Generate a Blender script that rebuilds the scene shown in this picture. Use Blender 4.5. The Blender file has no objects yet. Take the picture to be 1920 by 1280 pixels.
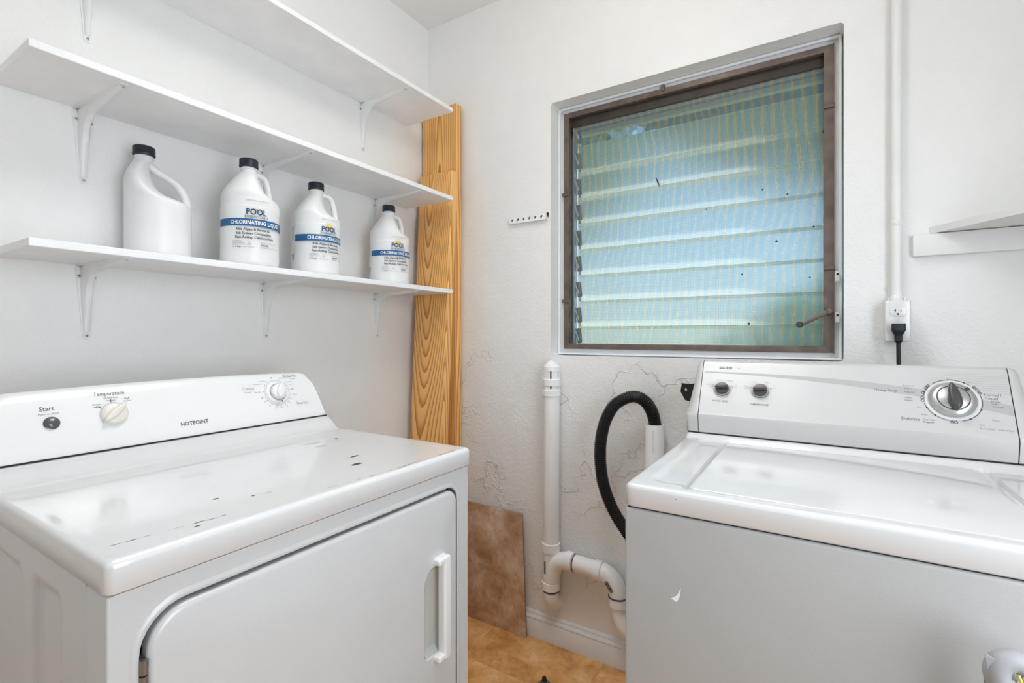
import bpy, bmesh, math, random
from mathutils import Vector, Matrix, noise
PI = math.pi
sc = bpy.context.scene
COL = sc.collection
random.seed(7)

# ------------------------------------------------------------------ camera, world, exposure
F = 925.0; TH = math.atan(580 / F); CZ = 1.173; HV = 628.0
FW = Vector((-math.sin(TH), math.cos(TH), 0)); RT = Vector((math.cos(TH), math.sin(TH), 0))
CAM = Vector((0, 0, CZ))
cd = bpy.data.cameras.new('camera'); cam = bpy.data.objects.new('camera', cd); COL.objects.link(cam)
cam.location = CAM; cam.rotation_euler = (PI / 2, 0, TH)
cd.sensor_width = 36; cd.lens = F / 1920 * 36; cd.shift_y = -(640 - HV) / 1920
cd.clip_start = .01; cd.clip_end = 200
sc.camera = cam
sc.view_settings.view_transform = 'Standard'; sc.view_settings.look = 'None'
sc.view_settings.gamma = 1; sc.view_settings.use_curve_mapping = False
sc.view_settings.exposure = 0.30

w = bpy.data.worlds.new('sky'); sc.world = w; w.use_nodes = True
wn = w.node_tree; wn.nodes.clear()
wo = wn.nodes.new('ShaderNodeOutputWorld'); wb = wn.nodes.new('ShaderNodeBackground'); ws = wn.nodes.new('ShaderNodeTexSky')
ws.sky_type = 'HOSEK_WILKIE'; ws.turbidity = 2.5; ws.sun_direction = Vector((.5, .35, .75)).normalized(); ws.ground_albedo = .3
wn.links.new(ws.outputs[0], wb.inputs[0]); wn.links.new(wb.outputs[0], wo.inputs[0])
wb.inputs[1].default_value = 6.2
sc.cycles.max_bounces = 9; sc.cycles.diffuse_bounces = 5; sc.cycles.glossy_bounces = 4; sc.cycles.transmission_bounces = 8; sc.cycles.transparent_max_bounces = 12
sc.cycles.caustics_reflective = False; sc.cycles.caustics_refractive = False

sl = bpy.data.lights.new('sun', 'SUN'); so = bpy.data.objects.new('sun', sl); COL.objects.link(so)
sl.energy = 17.0; sl.angle = .02; sl.color = (1, .95, .86)
so.rotation_euler = Vector((.80, .05, .55)).to_track_quat('Z', 'Y').to_euler()

def area(name, loc, direction, sx, sy, power, color):
    l = bpy.data.lights.new(name, 'AREA'); l.shape = 'RECTANGLE'; l.size = sx; l.size_y = sy; l.energy = power; l.color = color
    o = bpy.data.objects.new(name, l); COL.objects.link(o); o.location = loc
    o.rotation_euler = Vector(direction).to_track_quat('-Z', 'Y').to_euler(); return o
area('side_fill', (.77, .42, 1.25), (-1, .12, 0), 1.05, 1.2, 19.5, (.80, .90, 1.0))  # added fill from the right, no known opening there
area('rear_fill', (-.3, -1.22, 1.75), (0, 1, 0), .9, 1.2, 3.6, (.80, .93, 1.0))  # added weak fill from behind the camera, not a known doorway
area('ceiling_fill', (-.47, .78, 2.52), (0, 0, -1), .8, .8, 5.0, (.93, .96, 1.0)).data.spread = 1.9  # added soft overhead fill, no such fixture known
LAMP_W = 19.5        # emission strength of the ceiling globe

# ------------------------------------------------------------------ materials
def new_mat(name):
    m = bpy.data.materials.new(name); m.use_nodes = True
    return m, m.node_tree, m.node_tree.nodes['Principled BSDF']
def N(nt, t, **kw):
    n = nt.nodes.new(t)
    for k, v in kw.items():
        if k.startswith('i_'): n.inputs[k[2:].replace('_', ' ')].default_value = v
        else: setattr(n, k, v)
    return n
def L(nt, a, b): nt.links.new(a, b)
def coords(nt, scale=(1, 1, 1), kind='Position'):
    if kind == 'Position': s = N(nt, 'ShaderNodeNewGeometry').outputs['Position']
    else: s = N(nt, 'ShaderNodeTexCoord').outputs[kind]
    mp = N(nt, 'ShaderNodeMapping'); mp.inputs['Scale'].default_value = scale; L(nt, s, mp.inputs[0]); return mp.outputs[0]
def ramp(nt, fac, stops):
    r = N(nt, 'ShaderNodeValToRGB'); e = r.color_ramp.elements
    while len(e) < len(stops): e.new(.5)
    for i, (p, c) in enumerate(stops):
        e[i].position = p; e[i].color = (*c, 1) if len(c) == 3 else c
    L(nt, fac, r.inputs[0]); return r.outputs[0]
def math_(nt, op, a, b=None, c=None):
    n = N(nt, 'ShaderNodeMath', operation=op)
    for i, v in enumerate((a, b, c)):
        if v is None: continue
        if isinstance(v, (int, float)): n.inputs[i].default_value = v
        else: L(nt, v, n.inputs[i])
    return n.outputs[0]
def bump(nt, bs, h, dist, strength=1.0, normal=None):
    b = N(nt, 'ShaderNodeBump'); b.inputs['Distance'].default_value = dist; b.inputs['Strength'].default_value = strength
    L(nt, h, b.inputs['Height'])
    if normal is not None: L(nt, normal, b.inputs['Normal'])
    L(nt, b.outputs[0], bs.inputs['Normal']); return b.outputs[0]
def plain(name, col, rough=.5, metal=0., spec=.5, coat=0., var=.03, vscale=12, bmp=0., bscale=200, emit=0):
    m, nt, b = new_mat(name)
    b.inputs['Roughness'].default_value = rough; b.inputs['Metallic'].default_value = metal
    b.inputs['Specular IOR Level'].default_value = spec
    b.inputs['Coat Weight'].default_value = coat; b.inputs['Coat Roughness'].default_value = .06
    n = N(nt, 'ShaderNodeTexNoise', i_Scale=vscale, i_Detail=3.0); L(nt, coords(nt), n.inputs[0])
    c = Vector(col)
    L(nt, ramp(nt, n.outputs[0], [(.3, tuple(c * (1 - var))), (.7, tuple(min(1, x * (1 + var)) for x in c))]), b.inputs['Base Color'])
    if bmp:
        n2 = N(nt, 'ShaderNodeTexNoise', i_Scale=bscale, i_Detail=2.0); L(nt, coords(nt), n2.inputs[0]); bump(nt, b, n2.outputs[0], bmp)
    if emit:
        b.inputs['Emission Color'].default_value = (*col, 1); b.inputs['Emission Strength'].default_value = emit
    return m

def plaster(name, col, rough_amt=1.0, cracks=True):
    m, nt, b = new_mat(name); b.inputs['Roughness'].default_value = .42; b.inputs['Specular IOR Level'].default_value = .4
    p = coords(nt)
    n1 = N(nt, 'ShaderNodeTexNoise', i_Scale=140, i_Detail=3.0, i_Roughness=.6); L(nt, p, n1.inputs[0])
    n2 = N(nt, 'ShaderNodeTexNoise', i_Scale=9, i_Detail=4.0, i_Roughness=.55); L(nt, p, n2.inputs[0])
    nm = N(nt, 'ShaderNodeTexNoise', i_Scale=38, i_Detail=4.0, i_Roughness=.7, i_Distortion=1.2); L(nt, p, nm.inputs[0])
    sx = N(nt, 'ShaderNodeSeparateXYZ'); L(nt, p, sx.inputs[0])
    low = N(nt, 'ShaderNodeMapRange', interpolation_type='SMOOTHSTEP'); L(nt, sx.outputs[2], low.inputs[0])
    low.inputs[1].default_value = 1.35; low.inputs[2].default_value = .75; low.inputs[3].default_value = .25; low.inputs[4].default_value = 1.0
    h = math_(nt, 'MULTIPLY', n1.outputs[0], .0016 * rough_amt)
    mid = math_(nt, 'MULTIPLY', math_(nt, 'MULTIPLY', nm.outputs[0], .0032 * rough_amt), low.outputs[0])
    h = math_(nt, 'ADD', h, mid)
    h = math_(nt, 'ADD', h, math_(nt, 'MULTIPLY', n2.outputs[0], .006 * rough_amt))
    if cracks:
        # raised, peeling edges of old paint: ridges where a warped cell border runs, only in patches of the lower wall
        wv = N(nt, 'ShaderNodeTexNoise', i_Scale=11, i_Detail=5.0); L(nt, p, wv.inputs[0])
        add = N(nt, 'ShaderNodeVectorMath', operation='SCALE'); L(nt, wv.outputs[1], add.inputs[0]); add.inputs[3].default_value = .22
        ad2 = N(nt, 'ShaderNodeVectorMath', operation='ADD'); L(nt, p, ad2.inputs[0]); L(nt, add.outputs[0], ad2.inputs[1])
        v = N(nt, 'ShaderNodeTexVoronoi', feature='DISTANCE_TO_EDGE', i_Scale=5.0); L(nt, ad2.outputs[0], v.inputs[0])
        ed = N(nt, 'ShaderNodeMapRange'); L(nt, v.outputs[0], ed.inputs[0]); ed.inputs[1].default_value = .0; ed.inputs[2].default_value = .02; ed.inputs[3].default_value = 1; ed.inputs[4].default_value = 0
        pm = N(nt, 'ShaderNodeTexNoise', i_Scale=4.3, i_Detail=2.0); L(nt, p, pm.inputs[0])
        pk = N(nt, 'ShaderNodeMapRange'); L(nt, pm.outputs[0], pk.inputs[0]); pk.inputs[1].default_value = .50; pk.inputs[2].default_value = .62
        lw = N(nt, 'ShaderNodeMapRange'); L(nt, sx.outputs[2], lw.inputs[0]); lw.inputs[1].default_value = 1.15; lw.inputs[2].default_value = 1.05
        k = math_(nt, 'MULTIPLY', math_(nt, 'MULTIPLY', ed.outputs[0], pk.outputs[0]), lw.outputs[0])
        h = math_(nt, 'ADD', h, math_(nt, 'MULTIPLY', k, .0035))
    bump(nt, b, h, 1.0, .8)
    c = Vector(col)
    L(nt, ramp(nt, n2.outputs[0], [(.3, tuple(c * .975)), (.7, tuple(c))]), b.inputs['Base Color'])
    return m

def wood(name, xc, seed, col_l, col_d, scale=1.0):
    m, nt, b = new_mat(name); b.inputs['Roughness'].default_value = .5
    p = coords(nt); s = N(nt, 'ShaderNodeSeparateXYZ'); L(nt, p, s.inputs[0])
    mp = coords(nt, (2.0, 2.0, .35)); n = N(nt, 'ShaderNodeTexNoise', noise_dimensions='4D', i_Scale=2.2, i_Detail=1.0, i_W=seed); L(nt, mp, n.inputs[0])
    nd = math_(nt, 'MULTIPLY', math_(nt, 'SUBTRACT', n.outputs[0], .5), .12)
    dx = math_(nt, 'ADD', math_(nt, 'SUBTRACT', s.outputs[0], xc), math_(nt, 'MULTIPLY', nd, .25))
    dz = math_(nt, 'ADD', math_(nt, 'MULTIPLY_ADD', s.outputs[2], .016, .016), nd)
    dz = math_(nt, 'ADD', dz, math_(nt, 'MULTIPLY', s.outputs[1], 1.0))
    dz = math_(nt, 'SUBTRACT', dz, 1.66)
    r = math_(nt, 'SQRT', math_(nt, 'ADD', math_(nt, 'MULTIPLY', dx, dx), math_(nt, 'MULTIPLY', dz, dz)))
    f = math_(nt, 'FRACT', math_(nt, 'MULTIPLY', r, 95 * scale))
    fine = N(nt, 'ShaderNodeTexNoise', i_Scale=1.0, i_Detail=3.0); L(nt, coords(nt, (420, 420, 7)), fine.inputs[0])
    g = math_(nt, 'MULTIPLY_ADD', math_(nt, 'SUBTRACT', fine.outputs[0], .5), .35, f)
    L(nt, ramp(nt, g, [(.0, col_l), (.5, tuple(a * .9 for a in col_l)), (.85, col_d), (.97, tuple(a * .8 for a in col_d)), (1., col_l)]), b.inputs['Base Color'])
    bump(nt, b, f, .0004, .5)
    return m

def stone(name, c1, c2, c3, scale, rough, per_object=True):
    m, nt, b = new_mat(name); b.inputs['Roughness'].default_value = rough
    g = N(nt, 'ShaderNodeNewGeometry').outputs['Position']
    oi = N(nt, 'ShaderNodeObjectInfo')
    off = N(nt, 'ShaderNodeCombineXYZ'); L(nt, math_(nt, 'MULTIPLY', oi.outputs['Random'], 9.0 if per_object else 0.0), off.inputs[0])
    ad = N(nt, 'ShaderNodeVectorMath', operation='ADD'); L(nt, g, ad.inputs[0]); L(nt, off.outputs[0], ad.inputs[1])
    a = N(nt, 'ShaderNodeTexNoise', i_Scale=scale, i_Detail=8.0, i_Roughness=.62, i_Distortion=.3); L(nt, ad.outputs[0], a.inputs[0])
    d = N(nt, 'ShaderNodeTexNoise', i_Scale=scale * 5, i_Detail=8.0, i_Roughness=.7, i_Distortion=.5); L(nt, ad.outputs[0], d.inputs[0])
    base = ramp(nt, a.outputs[0], [(.33, c1), (.50, c2), (.68, c3)])
    vein = ramp(nt, d.outputs[0], [(.30, (.55, .55, .55)), (.45, (1, 1, 1)), (.58, (1, 1, 1)), (.72, (1.45, 1.4, 1.35))])
    mx = N(nt, 'ShaderNodeMixRGB', blend_type='MULTIPLY'); mx.inputs[0].default_value = .75
    L(nt, base, mx.inputs[1]); L(nt, vein, mx.inputs[2]); L(nt, mx.outputs[0], b.inputs['Base Color'])
    bump(nt, b, d.outputs[0], .0012, .6)
    return m

WALLC = (.88, .872, .855)
M = {}
M['wall'] = plaster('painted_plaster', WALLC, 1.0)
M['wall_left'] = plaster('painted_plaster_left', WALLC, 1.0, False)
M['ceiling'] = plaster('ceiling_plaster', (.86, .85, .83), .6, False)
M['greywall'] = plaster('grey_plaster', (.42, .42, .41), .8, False)
M['trim'] = plain('white_trim_paint', (.80, .81, .82), .35, bmp=.0006, bscale=60)
M['sill'] = plain('white_recess_paint', (.86, .87, .88), .5, bmp=.0008, bscale=28)
M['shelf'] = plain('white_melamine', (.86, .86, .86), .4)
M['shelfpaint'] = plain('white_painted_board', (.84, .84, .82), .4, bmp=.0006, bscale=40)
M['bracket'] = plain('white_powder_coat', (.82, .82, .81), .33)
M['screw'] = plain('screw_steel', (.62, .62, .60), .35, .6)
M['screwdark'] = plain('screw_slot', (.03, .03, .03), .6)
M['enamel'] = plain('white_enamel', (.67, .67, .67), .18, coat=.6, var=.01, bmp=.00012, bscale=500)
M['enamel_shade'] = plain('shaded_white_enamel', (.58, .58, .58), .28, coat=.3, var=.012, bmp=.00015, bscale=450)  # same white enamel as the tops, darkened in colour for shaded upright faces
M['enamel_washer_shade'] = plain('shaded_washer_enamel', (.435, .43, .42), .30, coat=.3, var=.015, bmp=.00015, bscale=450)  # washer's white enamel with the shade of its front put into the colour
M['console'] = plain('white_console_plastic', (.78, .78, .775), .22, coat=.25, var=.008)
M['console_w'] = plain('washer_console_plastic', (.55, .545, .53), .28, coat=.15, var=.01)
M['cream'] = plain('cream_knob_plastic', (.72, .68, .61), .28, coat=.3, var=.03)
M['knobwhite'] = plain('white_knob_plastic', (.78, .78, .77), .25, coat=.3)
M['ringgrey'] = plain('pale_grey_ring', (.66, .66, .66), .4)
M['silver'] = plain('silver_plastic', (.52, .52, .51), .3, .75)
M['darkgrey'] = plain('charcoal_plastic', (.055, .052, .052), .3, coat=.2, var=.1)
M['button'] = plain('grey_button_plastic', (.07, .07, .075), .2, coat=.5)
M['black'] = plain('black_rubber', (.008, .008, .009), .5)
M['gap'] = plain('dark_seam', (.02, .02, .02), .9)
M['ink'] = plain('grey_ink', (.13, .13, .14), .6)
M['inklight'] = plain('faint_grey_ink', (.26, .255, .26), .6)
M['inkdark'] = plain('dark_ink', (.015, .015, .02), .6)
M['navy'] = plain('navy_ink', (.008, .045, .12), .5)
M['blue'] = plain('blue_label_band', (.012, .115, .28), .4, var=.12, vscale=30)
M['white'] = plain('white_ink', (.88, .88, .88), .5)
M['yellow'] = plain('yellow_sun_ink', (.85, .62, .10), .5)
M['palesun'] = plain('faded_sun_ink', (.80, .76, .68), .5)
M['swoosh'] = plain('grey_stripe_ink', (.43, .415, .41), .4)
M['cap'] = plain('navy_cap_plastic', (.010, .014, .026), .4)
M['pvc'] = plain('white_pvc', (.90, .90, .90), .3, var=.02, bmp=.0002, bscale=90)
M['purple'] = plain('purple_primer', (.10, .03, .14), .5)
M['alu'] = plain('weathered_bronze_aluminium', (.165, .125, .105), .45, .35, var=.22, vscale=26)
M['alu_dark'] = plain('dark_bronze_aluminium', (.045, .034, .026), .55, .1, var=.2, vscale=20)
M['beige'] = plain('beige_lip', (.42, .39, .34), .7)
M['mill'] = plain('dull_aluminium', (.42, .45, .50), .35, .8)
M['chip'] = plain('bare_metal_chip', (.07, .065, .07), .6, .2)
M['smudge'] = plain('grey_smudge', (.55, .55, .54), .5)
M['hinge'] = plain('hinge_metal', (.30, .27, .24), .35, .8)
M['tape'] = plain('grey_duct_tape', (.36, .36, .37), .5)
M['hosewhite'] = plain('ribbed_cream_hose', (.68, .66, .61), .45)
M['wire_y'] = plain('yellow_wire', (.62, .55, .10), .5)
M['wire_b'] = plain('blue_wire', (.10, .22, .42), .5)
M['foot'] = plain('grey_rubber_foot', (.10, .08, .085), .6)
M['bark'] = plain('tree_bark', (.10, .08, .06), .9, bmp=.01, bscale=20)
M['lawn'] = plain('grass_green', (.16, .25, .05), .9, var=.3, vscale=3)
M['handle_in'] = plain('recess_plastic', (.50, .49, .45), .4)
M['globe'] = plain('lamp_globe', (1, .955, .89), .5, emit=LAMP_W)
M['tile'] = stone('travertine_floor', (.48, .21, .06), (.72, .38, .135), (.88, .57, .27), 8.0, .38)
M['slate'] = stone('brown_stone_tile', (.38, .21, .11), (.58, .38, .245), (.80, .66, .53), 9.0, .45)
M['grout'] = plain('brown_grout', (.52, .34, .19), .9, bmp=.001)
M['tile_edge'] = plain('tile_body', (.34, .23, .17), .8)
M['wood_a'] = wood('pine_board', -1.39, 1.3, (.95, .53, .17), (.55, .215, .045), 1.15)
M['wood_b'] = wood('pine_board_front', -1.395, 4.1, (.96, .54, .18), (.57, .225, .048), 1.25)

# worn white jug plastic
def jug_mat():
    m, nt, b = new_mat('white_jug_plastic'); b.inputs['Roughness'].default_value = .38
    b.inputs['Subsurface Weight'].default_value = .08; b.inputs['Subsurface Radius'].default_value = (.01, .01, .01)
    n = N(nt, 'ShaderNodeTexNoise', i_Scale=55, i_Detail=6.0, i_Roughness=.7); L(nt, coords(nt), n.inputs[0])
    L(nt, ramp(nt, n.outputs[0], [(.0, (.80, .80, .80)), (.66, (.80, .80, .80)), (.72, (.62, .60, .56)), (.8, (.5, .48, .43))]), b.inputs['Base Color'])
    n2 = N(nt, 'ShaderNodeTexNoise', i_Scale=24); L(nt, coords(nt), n2.inputs[0]); bump(nt, b, n2.outputs[0], .0015)
    return m
M['jug'] = jug_mat()

def glass_mat(name, tint, rough, trans_w, dusty):
    m, nt, b = new_mat(name); out = nt.nodes['Material Output']
    b.inputs['Base Color'].default_value = (*tint, 1); b.inputs['Transmission Weight'].default_value = 1
    b.inputs['Roughness'].default_value = rough; b.inputs['IOR'].default_value = 1.3
    if rough > .1:
        n = N(nt, 'ShaderNodeTexNoise', i_Scale=380, i_Detail=2.0); L(nt, coords(nt), n.inputs[0]); bump(nt, b, n.outputs[0], .0012, .8)
    tl = N(nt, 'ShaderNodeBsdfTranslucent'); tl.inputs[0].default_value = (*[min(1, t * 1.0) for t in tint], 1)
    tr = N(nt, 'ShaderNodeBsdfTransparent'); tr.inputs[0].default_value = (*tint, 1)
    m1 = N(nt, 'ShaderNodeMixShader'); m1.inputs[0].default_value = dusty; L(nt, b.outputs[0], m1.inputs[1]); L(nt, tl.outputs[0], m1.inputs[2])
    m2 = N(nt, 'ShaderNodeMixShader'); m2.inputs[0].default_value = trans_w; L(nt, m1.outputs[0], m2.inputs[1]); L(nt, tr.outputs[0], m2.inputs[2])
    L(nt, m2.outputs[0], out.inputs[0]); return m
M['frost'] = glass_mat('obscure_louvre_glass', (.96, .97, .90), .36, .10, .28)
M['ground_edge'] = glass_mat('ground_glass_edge', (.90, .97, .98), .5, .1, .8)
M['clear'] = glass_mat('clear_louvre_glass', (.88, .95, .95), .02, .60, .04)

def screen_mat():
    m, nt, b = new_mat('insect_screen'); out = nt.nodes['Material Output']
    b.inputs['Base Color'].default_value = (.30, .32, .32, 1); b.inputs['Roughness'].default_value = .5
    p = coords(nt); s = N(nt, 'ShaderNodeSeparateXYZ'); L(nt, p, s.inputs[0])
    def wires(c, pitch, wd, ns):
        cc = math_(nt, 'ADD', c, ns)
        f = math_(nt, 'FRACT', math_(nt, 'DIVIDE', cc, pitch)); return math_(nt, 'LESS_THAN', f, wd)
    n = N(nt, 'ShaderNodeTexNoise', i_Scale=2.0, i_Detail=1.0); L(nt, p, n.inputs[0])
    ns = math_(nt, 'MULTIPLY', n.outputs[0], .05)
    g = math_(nt, 'MAXIMUM', wires(s.outputs[0], .0052, .22, ns), wires(s.outputs[2], .0052, .16, ns))
    a = math_(nt, 'MULTIPLY_ADD', g, .14, .28)
    # moiré interference bands painted into the screen's base colour
    dxc = math_(nt, 'SUBTRACT', s.outputs[0], -.56); dzc = math_(nt, 'SUBTRACT', s.outputs[2], 1.0)
    r = math_(nt, 'ADD', dxc, math_(nt, 'MULTIPLY', math_(nt, 'SUBTRACT', s.outputs[2], 1.5), -.03))
    r = math_(nt, 'ADD', r, math_(nt, 'MULTIPLY', math_(nt, 'SINE', math_(nt, 'MULTIPLY', dzc, 7.0)), .02))
    wn2 = N(nt, 'ShaderNodeTexNoise', i_Scale=3.2, i_Detail=2.0); L(nt, p, wn2.inputs[0])
    r = math_(nt, 'ADD', r, math_(nt, 'MULTIPLY', wn2.outputs[0], .10))
    wv = math_(nt, 'SINE', math_(nt, 'MULTIPLY', r, 230.0))
    colr = ramp(nt, math_(nt, 'MULTIPLY_ADD', wv, .5, .5), [(0, (.20, .42, .56)), (.5, (.34, .44, .42)), (1, (.56, .50, .32))])
    L(nt, colr, b.inputs['Base Color'])
    tr = N(nt, 'ShaderNodeBsdfTransparent'); mx = N(nt, 'ShaderNodeMixShader')
    L(nt, a, mx.inputs[0]); L(nt, tr.outputs[0], mx.inputs[1]); L(nt, b.outputs[0], mx.inputs[2]); L(nt, mx.outputs[0], out.inputs[0])
    return m
M['screen'] = screen_mat()
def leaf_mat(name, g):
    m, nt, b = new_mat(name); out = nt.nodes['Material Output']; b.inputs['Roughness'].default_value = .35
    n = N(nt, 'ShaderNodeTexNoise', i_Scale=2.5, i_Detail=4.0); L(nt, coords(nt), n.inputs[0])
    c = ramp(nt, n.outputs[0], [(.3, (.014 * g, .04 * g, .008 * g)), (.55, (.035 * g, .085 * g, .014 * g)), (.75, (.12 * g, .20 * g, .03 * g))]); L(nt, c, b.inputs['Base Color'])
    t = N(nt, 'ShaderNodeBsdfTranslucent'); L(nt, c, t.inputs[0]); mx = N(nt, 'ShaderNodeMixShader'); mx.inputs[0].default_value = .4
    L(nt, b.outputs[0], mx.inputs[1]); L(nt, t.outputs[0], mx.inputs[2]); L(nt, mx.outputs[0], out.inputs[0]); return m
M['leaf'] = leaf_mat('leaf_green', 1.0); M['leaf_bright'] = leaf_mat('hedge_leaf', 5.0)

# ------------------------------------------------------------------ object helpers
def wloc(o):
    v = Vector((0, 0, 0))
    while o is not None: v = v + o.location; o = o.parent
    return v
def tag(o, label=None, cat=None, group=None, kind=None):
    if label: o['label'] = label
    if cat: o['category'] = cat
    if group: o['group'] = group
    if kind: o['kind'] = kind
    return o
def thing(name, label, cat, loc, group=None, kind=None, parent=None):
    o = bpy.data.objects.new(name, None); COL.objects.link(o); o.location = loc; o.empty_display_size = .05
    if parent is not None: o.parent = parent; o.location = Vector(loc) - wloc(parent)
    return tag(o, label, cat, group, kind)
def obj(name, bm, mat, parent=None, smooth=35, label=None):
    me = bpy.data.meshes.new(name)
    if parent is not None: org = wloc(parent)
    else:
        xs = [v.co.x for v in bm.verts]; ys = [v.co.y for v in bm.verts]; zs = [v.co.z for v in bm.verts]
        org = Vector(((min(xs) + max(xs)) / 2, (min(ys) + max(ys)) / 2, min(zs)))
    bmesh.ops.translate(bm, verts=bm.verts, vec=-org)
    bm.to_mesh(me); bm.free()
    for m_ in (mat if isinstance(mat, (list, tuple)) else [mat]): me.materials.append(M[m_] if isinstance(m_, str) else m_)
    if smooth:
        me.polygons.foreach_set('use_smooth', [True] * len(me.polygons))
        me.set_sharp_from_angle(angle=math.radians(smooth))
    o = bpy.data.objects.new(name, me); COL.objects.link(o)
    if parent is not None: o.parent = parent
    else: o.location = org
    if label: o['label'] = label
    return o
def join(dst, src, mi=None):
    vm = {}
    for v in src.verts: vm[v] = dst.verts.new(v.co)
    for f in src.faces:
        try:
            nf = dst.faces.new([vm[v] for v in f.verts]); nf.material_index = f.material_index if mi is None else mi
        except ValueError: pass
    src.free(); return dst
def box(a, b, bev=0, seg=2, bm=None):
    t = bmesh.new(); bmesh.ops.create_cube(t, size=1)
    a = Vector(a); b = Vector(b); c = (a + b) / 2; d = b - a
    for v in t.verts: v.co = Vector((v.co.x * d.x, v.co.y * d.y, v.co.z * d.z)) + c
    if bev: bmesh.ops.bevel(t, geom=list(t.edges), offset=bev, segments=seg, profile=.5, affect='EDGES')
    bmesh.ops.recalc_face_normals(t, faces=t.faces)
    return t if bm is None else join(bm, t)
def frame_of(d):
    d = Vector(d).normalized(); u = Vector((0, 0, 1)) if abs(d.z) < .9 else Vector((1, 0, 0))
    x = u.cross(d).normalized(); return x, d.cross(x), d
def lathe(profile, origin=(0, 0, 0), axis=(0, 0, 1), seg=32, bm=None, rmod=None, xdir=None):
    t = bmesh.new(); x, y, z = frame_of(axis); o = Vector(origin)
    rings = []
    for (r, h) in profile:
        if r < 1e-6: rings.append([t.verts.new(o + z * h)])
        else:
            rings.append([t.verts.new(o + z * h + (x * math.cos(2 * PI * k / seg) + y * math.sin(2 * PI * k / seg)) * (r * (rmod(k, h) if rmod else 1))) for k in range(seg)])
    for A, B in zip(rings, rings[1:]):
        for k in range(seg):
            k2 = (k + 1) % seg
            if len(A) == 1 and len(B) == 1: continue
            if len(A) == 1: t.faces.new((A[0], B[k2], B[k]))
            elif len(B) == 1: t.faces.new((A[k], A[k2], B[0]))
            else: t.faces.new((A[k], A[k2], B[k2], B[k]))
    for R in (rings[0], rings[-1]):
        if len(R) > 2:
            try: t.faces.new(R)
            except ValueError: pass
    bmesh.ops.recalc_face_normals(t, faces=t.faces)
    return t if bm is None else join(bm, t)
def smooth_path(pts, n=8):
    P = [Vector(p) for p in pts]; out = []
    for i in range(len(P) - 1):
        p0 = P[max(i - 1, 0)]; p1 = P[i]; p2 = P[i + 1]; p3 = P[min(i + 2, len(P) - 1)]
        for k in range(n):
            s = k / n
            out.append(.5 * ((2 * p1) + (p2 - p0) * s + (2 * p0 - 5 * p1 + 4 * p2 - p3) * s * s + (3 * p1 - p0 - 3 * p2 + p3) * s ** 3))
    out.append(P[-1]); return out
def tube(path, rad, seg=16, bm=None, caps=True, flat=None):
    """rad: number or function(i, n) ; flat: (side_vector, factor) squashes the section along that vector"""
    t = bmesh.new(); P = [Vector(p) for p in path]; n = len(P); rings = []; up = None
    for i, p in enumerate(P):
        d = (P[min(i + 1, n - 1)] - P[max(i - 1, 0)]).normalized()
        if up is None: up = frame_of(d)[0]
        up = (up - d * up.dot(d)).normalized(); v = d.cross(up)
        r = rad(i, n) if callable(rad) else rad
        ring = []
        for k in range(seg):
            a = 2 * PI * k / seg; off = up * math.cos(a) * r + v * math.sin(a) * r
            if flat: fv = Vector(flat[0]).normalized(); off = off + fv * off.dot(fv) * (flat[1] - 1)
            ring.append(t.verts.new(p + off))
        rings.append(ring)
    for A, B in zip(rings, rings[1:]):
        for k in range(seg): t.faces.new((A[k], A[(k + 1) % seg], B[(k + 1) % seg], B[k]))
    if caps: t.faces.new(rings[0]); t.faces.new(rings[-1])
    bmesh.ops.recalc_face_normals(t, faces=t.faces)
    return t if bm is None else join(bm, t)
def rrect(x0, y0, x1, y1, r, seg=6):
    if not isinstance(r, (tuple, list)): r = (r,) * 4          # r: bl, br, tr, tl
    out = []
    for (cx, cy, a0, rr) in ((x0 + r[0], y0 + r[0], PI, r[0]), (x1 - r[1], y0 + r[1], 1.5 * PI, r[1]), (x1 - r[2], y1 - r[2], 0, r[2]), (x0 + r[3], y1 - r[3], .5 * PI, r[3])):
        for k in range(seg + 1):
            a = a0 + .5 * PI * k / seg; out.append((cx + rr * math.cos(a), cy + rr * math.sin(a)))
    return out
def circ(cx, cy, r, n=32, ry=None):
    return [(cx + r * math.cos(2 * PI * k / n), cy + (ry or r) * math.sin(2 * PI * k / n)) for k in range(n)]
def inset(o, d):
    n = len(o); out = []
    for i in range(n):
        a = Vector(o[i - 1]); b = Vector(o[i]); c = Vector(o[(i + 1) % n])
        e1 = (b - a); e2 = (c - b)
        if e1.length < 1e-9: e1 = e2
        if e2.length < 1e-9: e2 = e1
        e1 = e1.normalized(); e2 = e2.normalized()
        n1 = Vector((-e1.y, e1.x)); n2 = Vector((-e2.y, e2.x)); nn = n1 + n2
        if nn.length < 1e-6: nn = n1
        nn = nn / max(nn.length_squared, 1e-9) * 2
        if nn.length > 2: nn = nn.normalized() * 2
        out.append((b.x + nn.x * d, b.y + nn.y * d))
    return out
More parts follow.
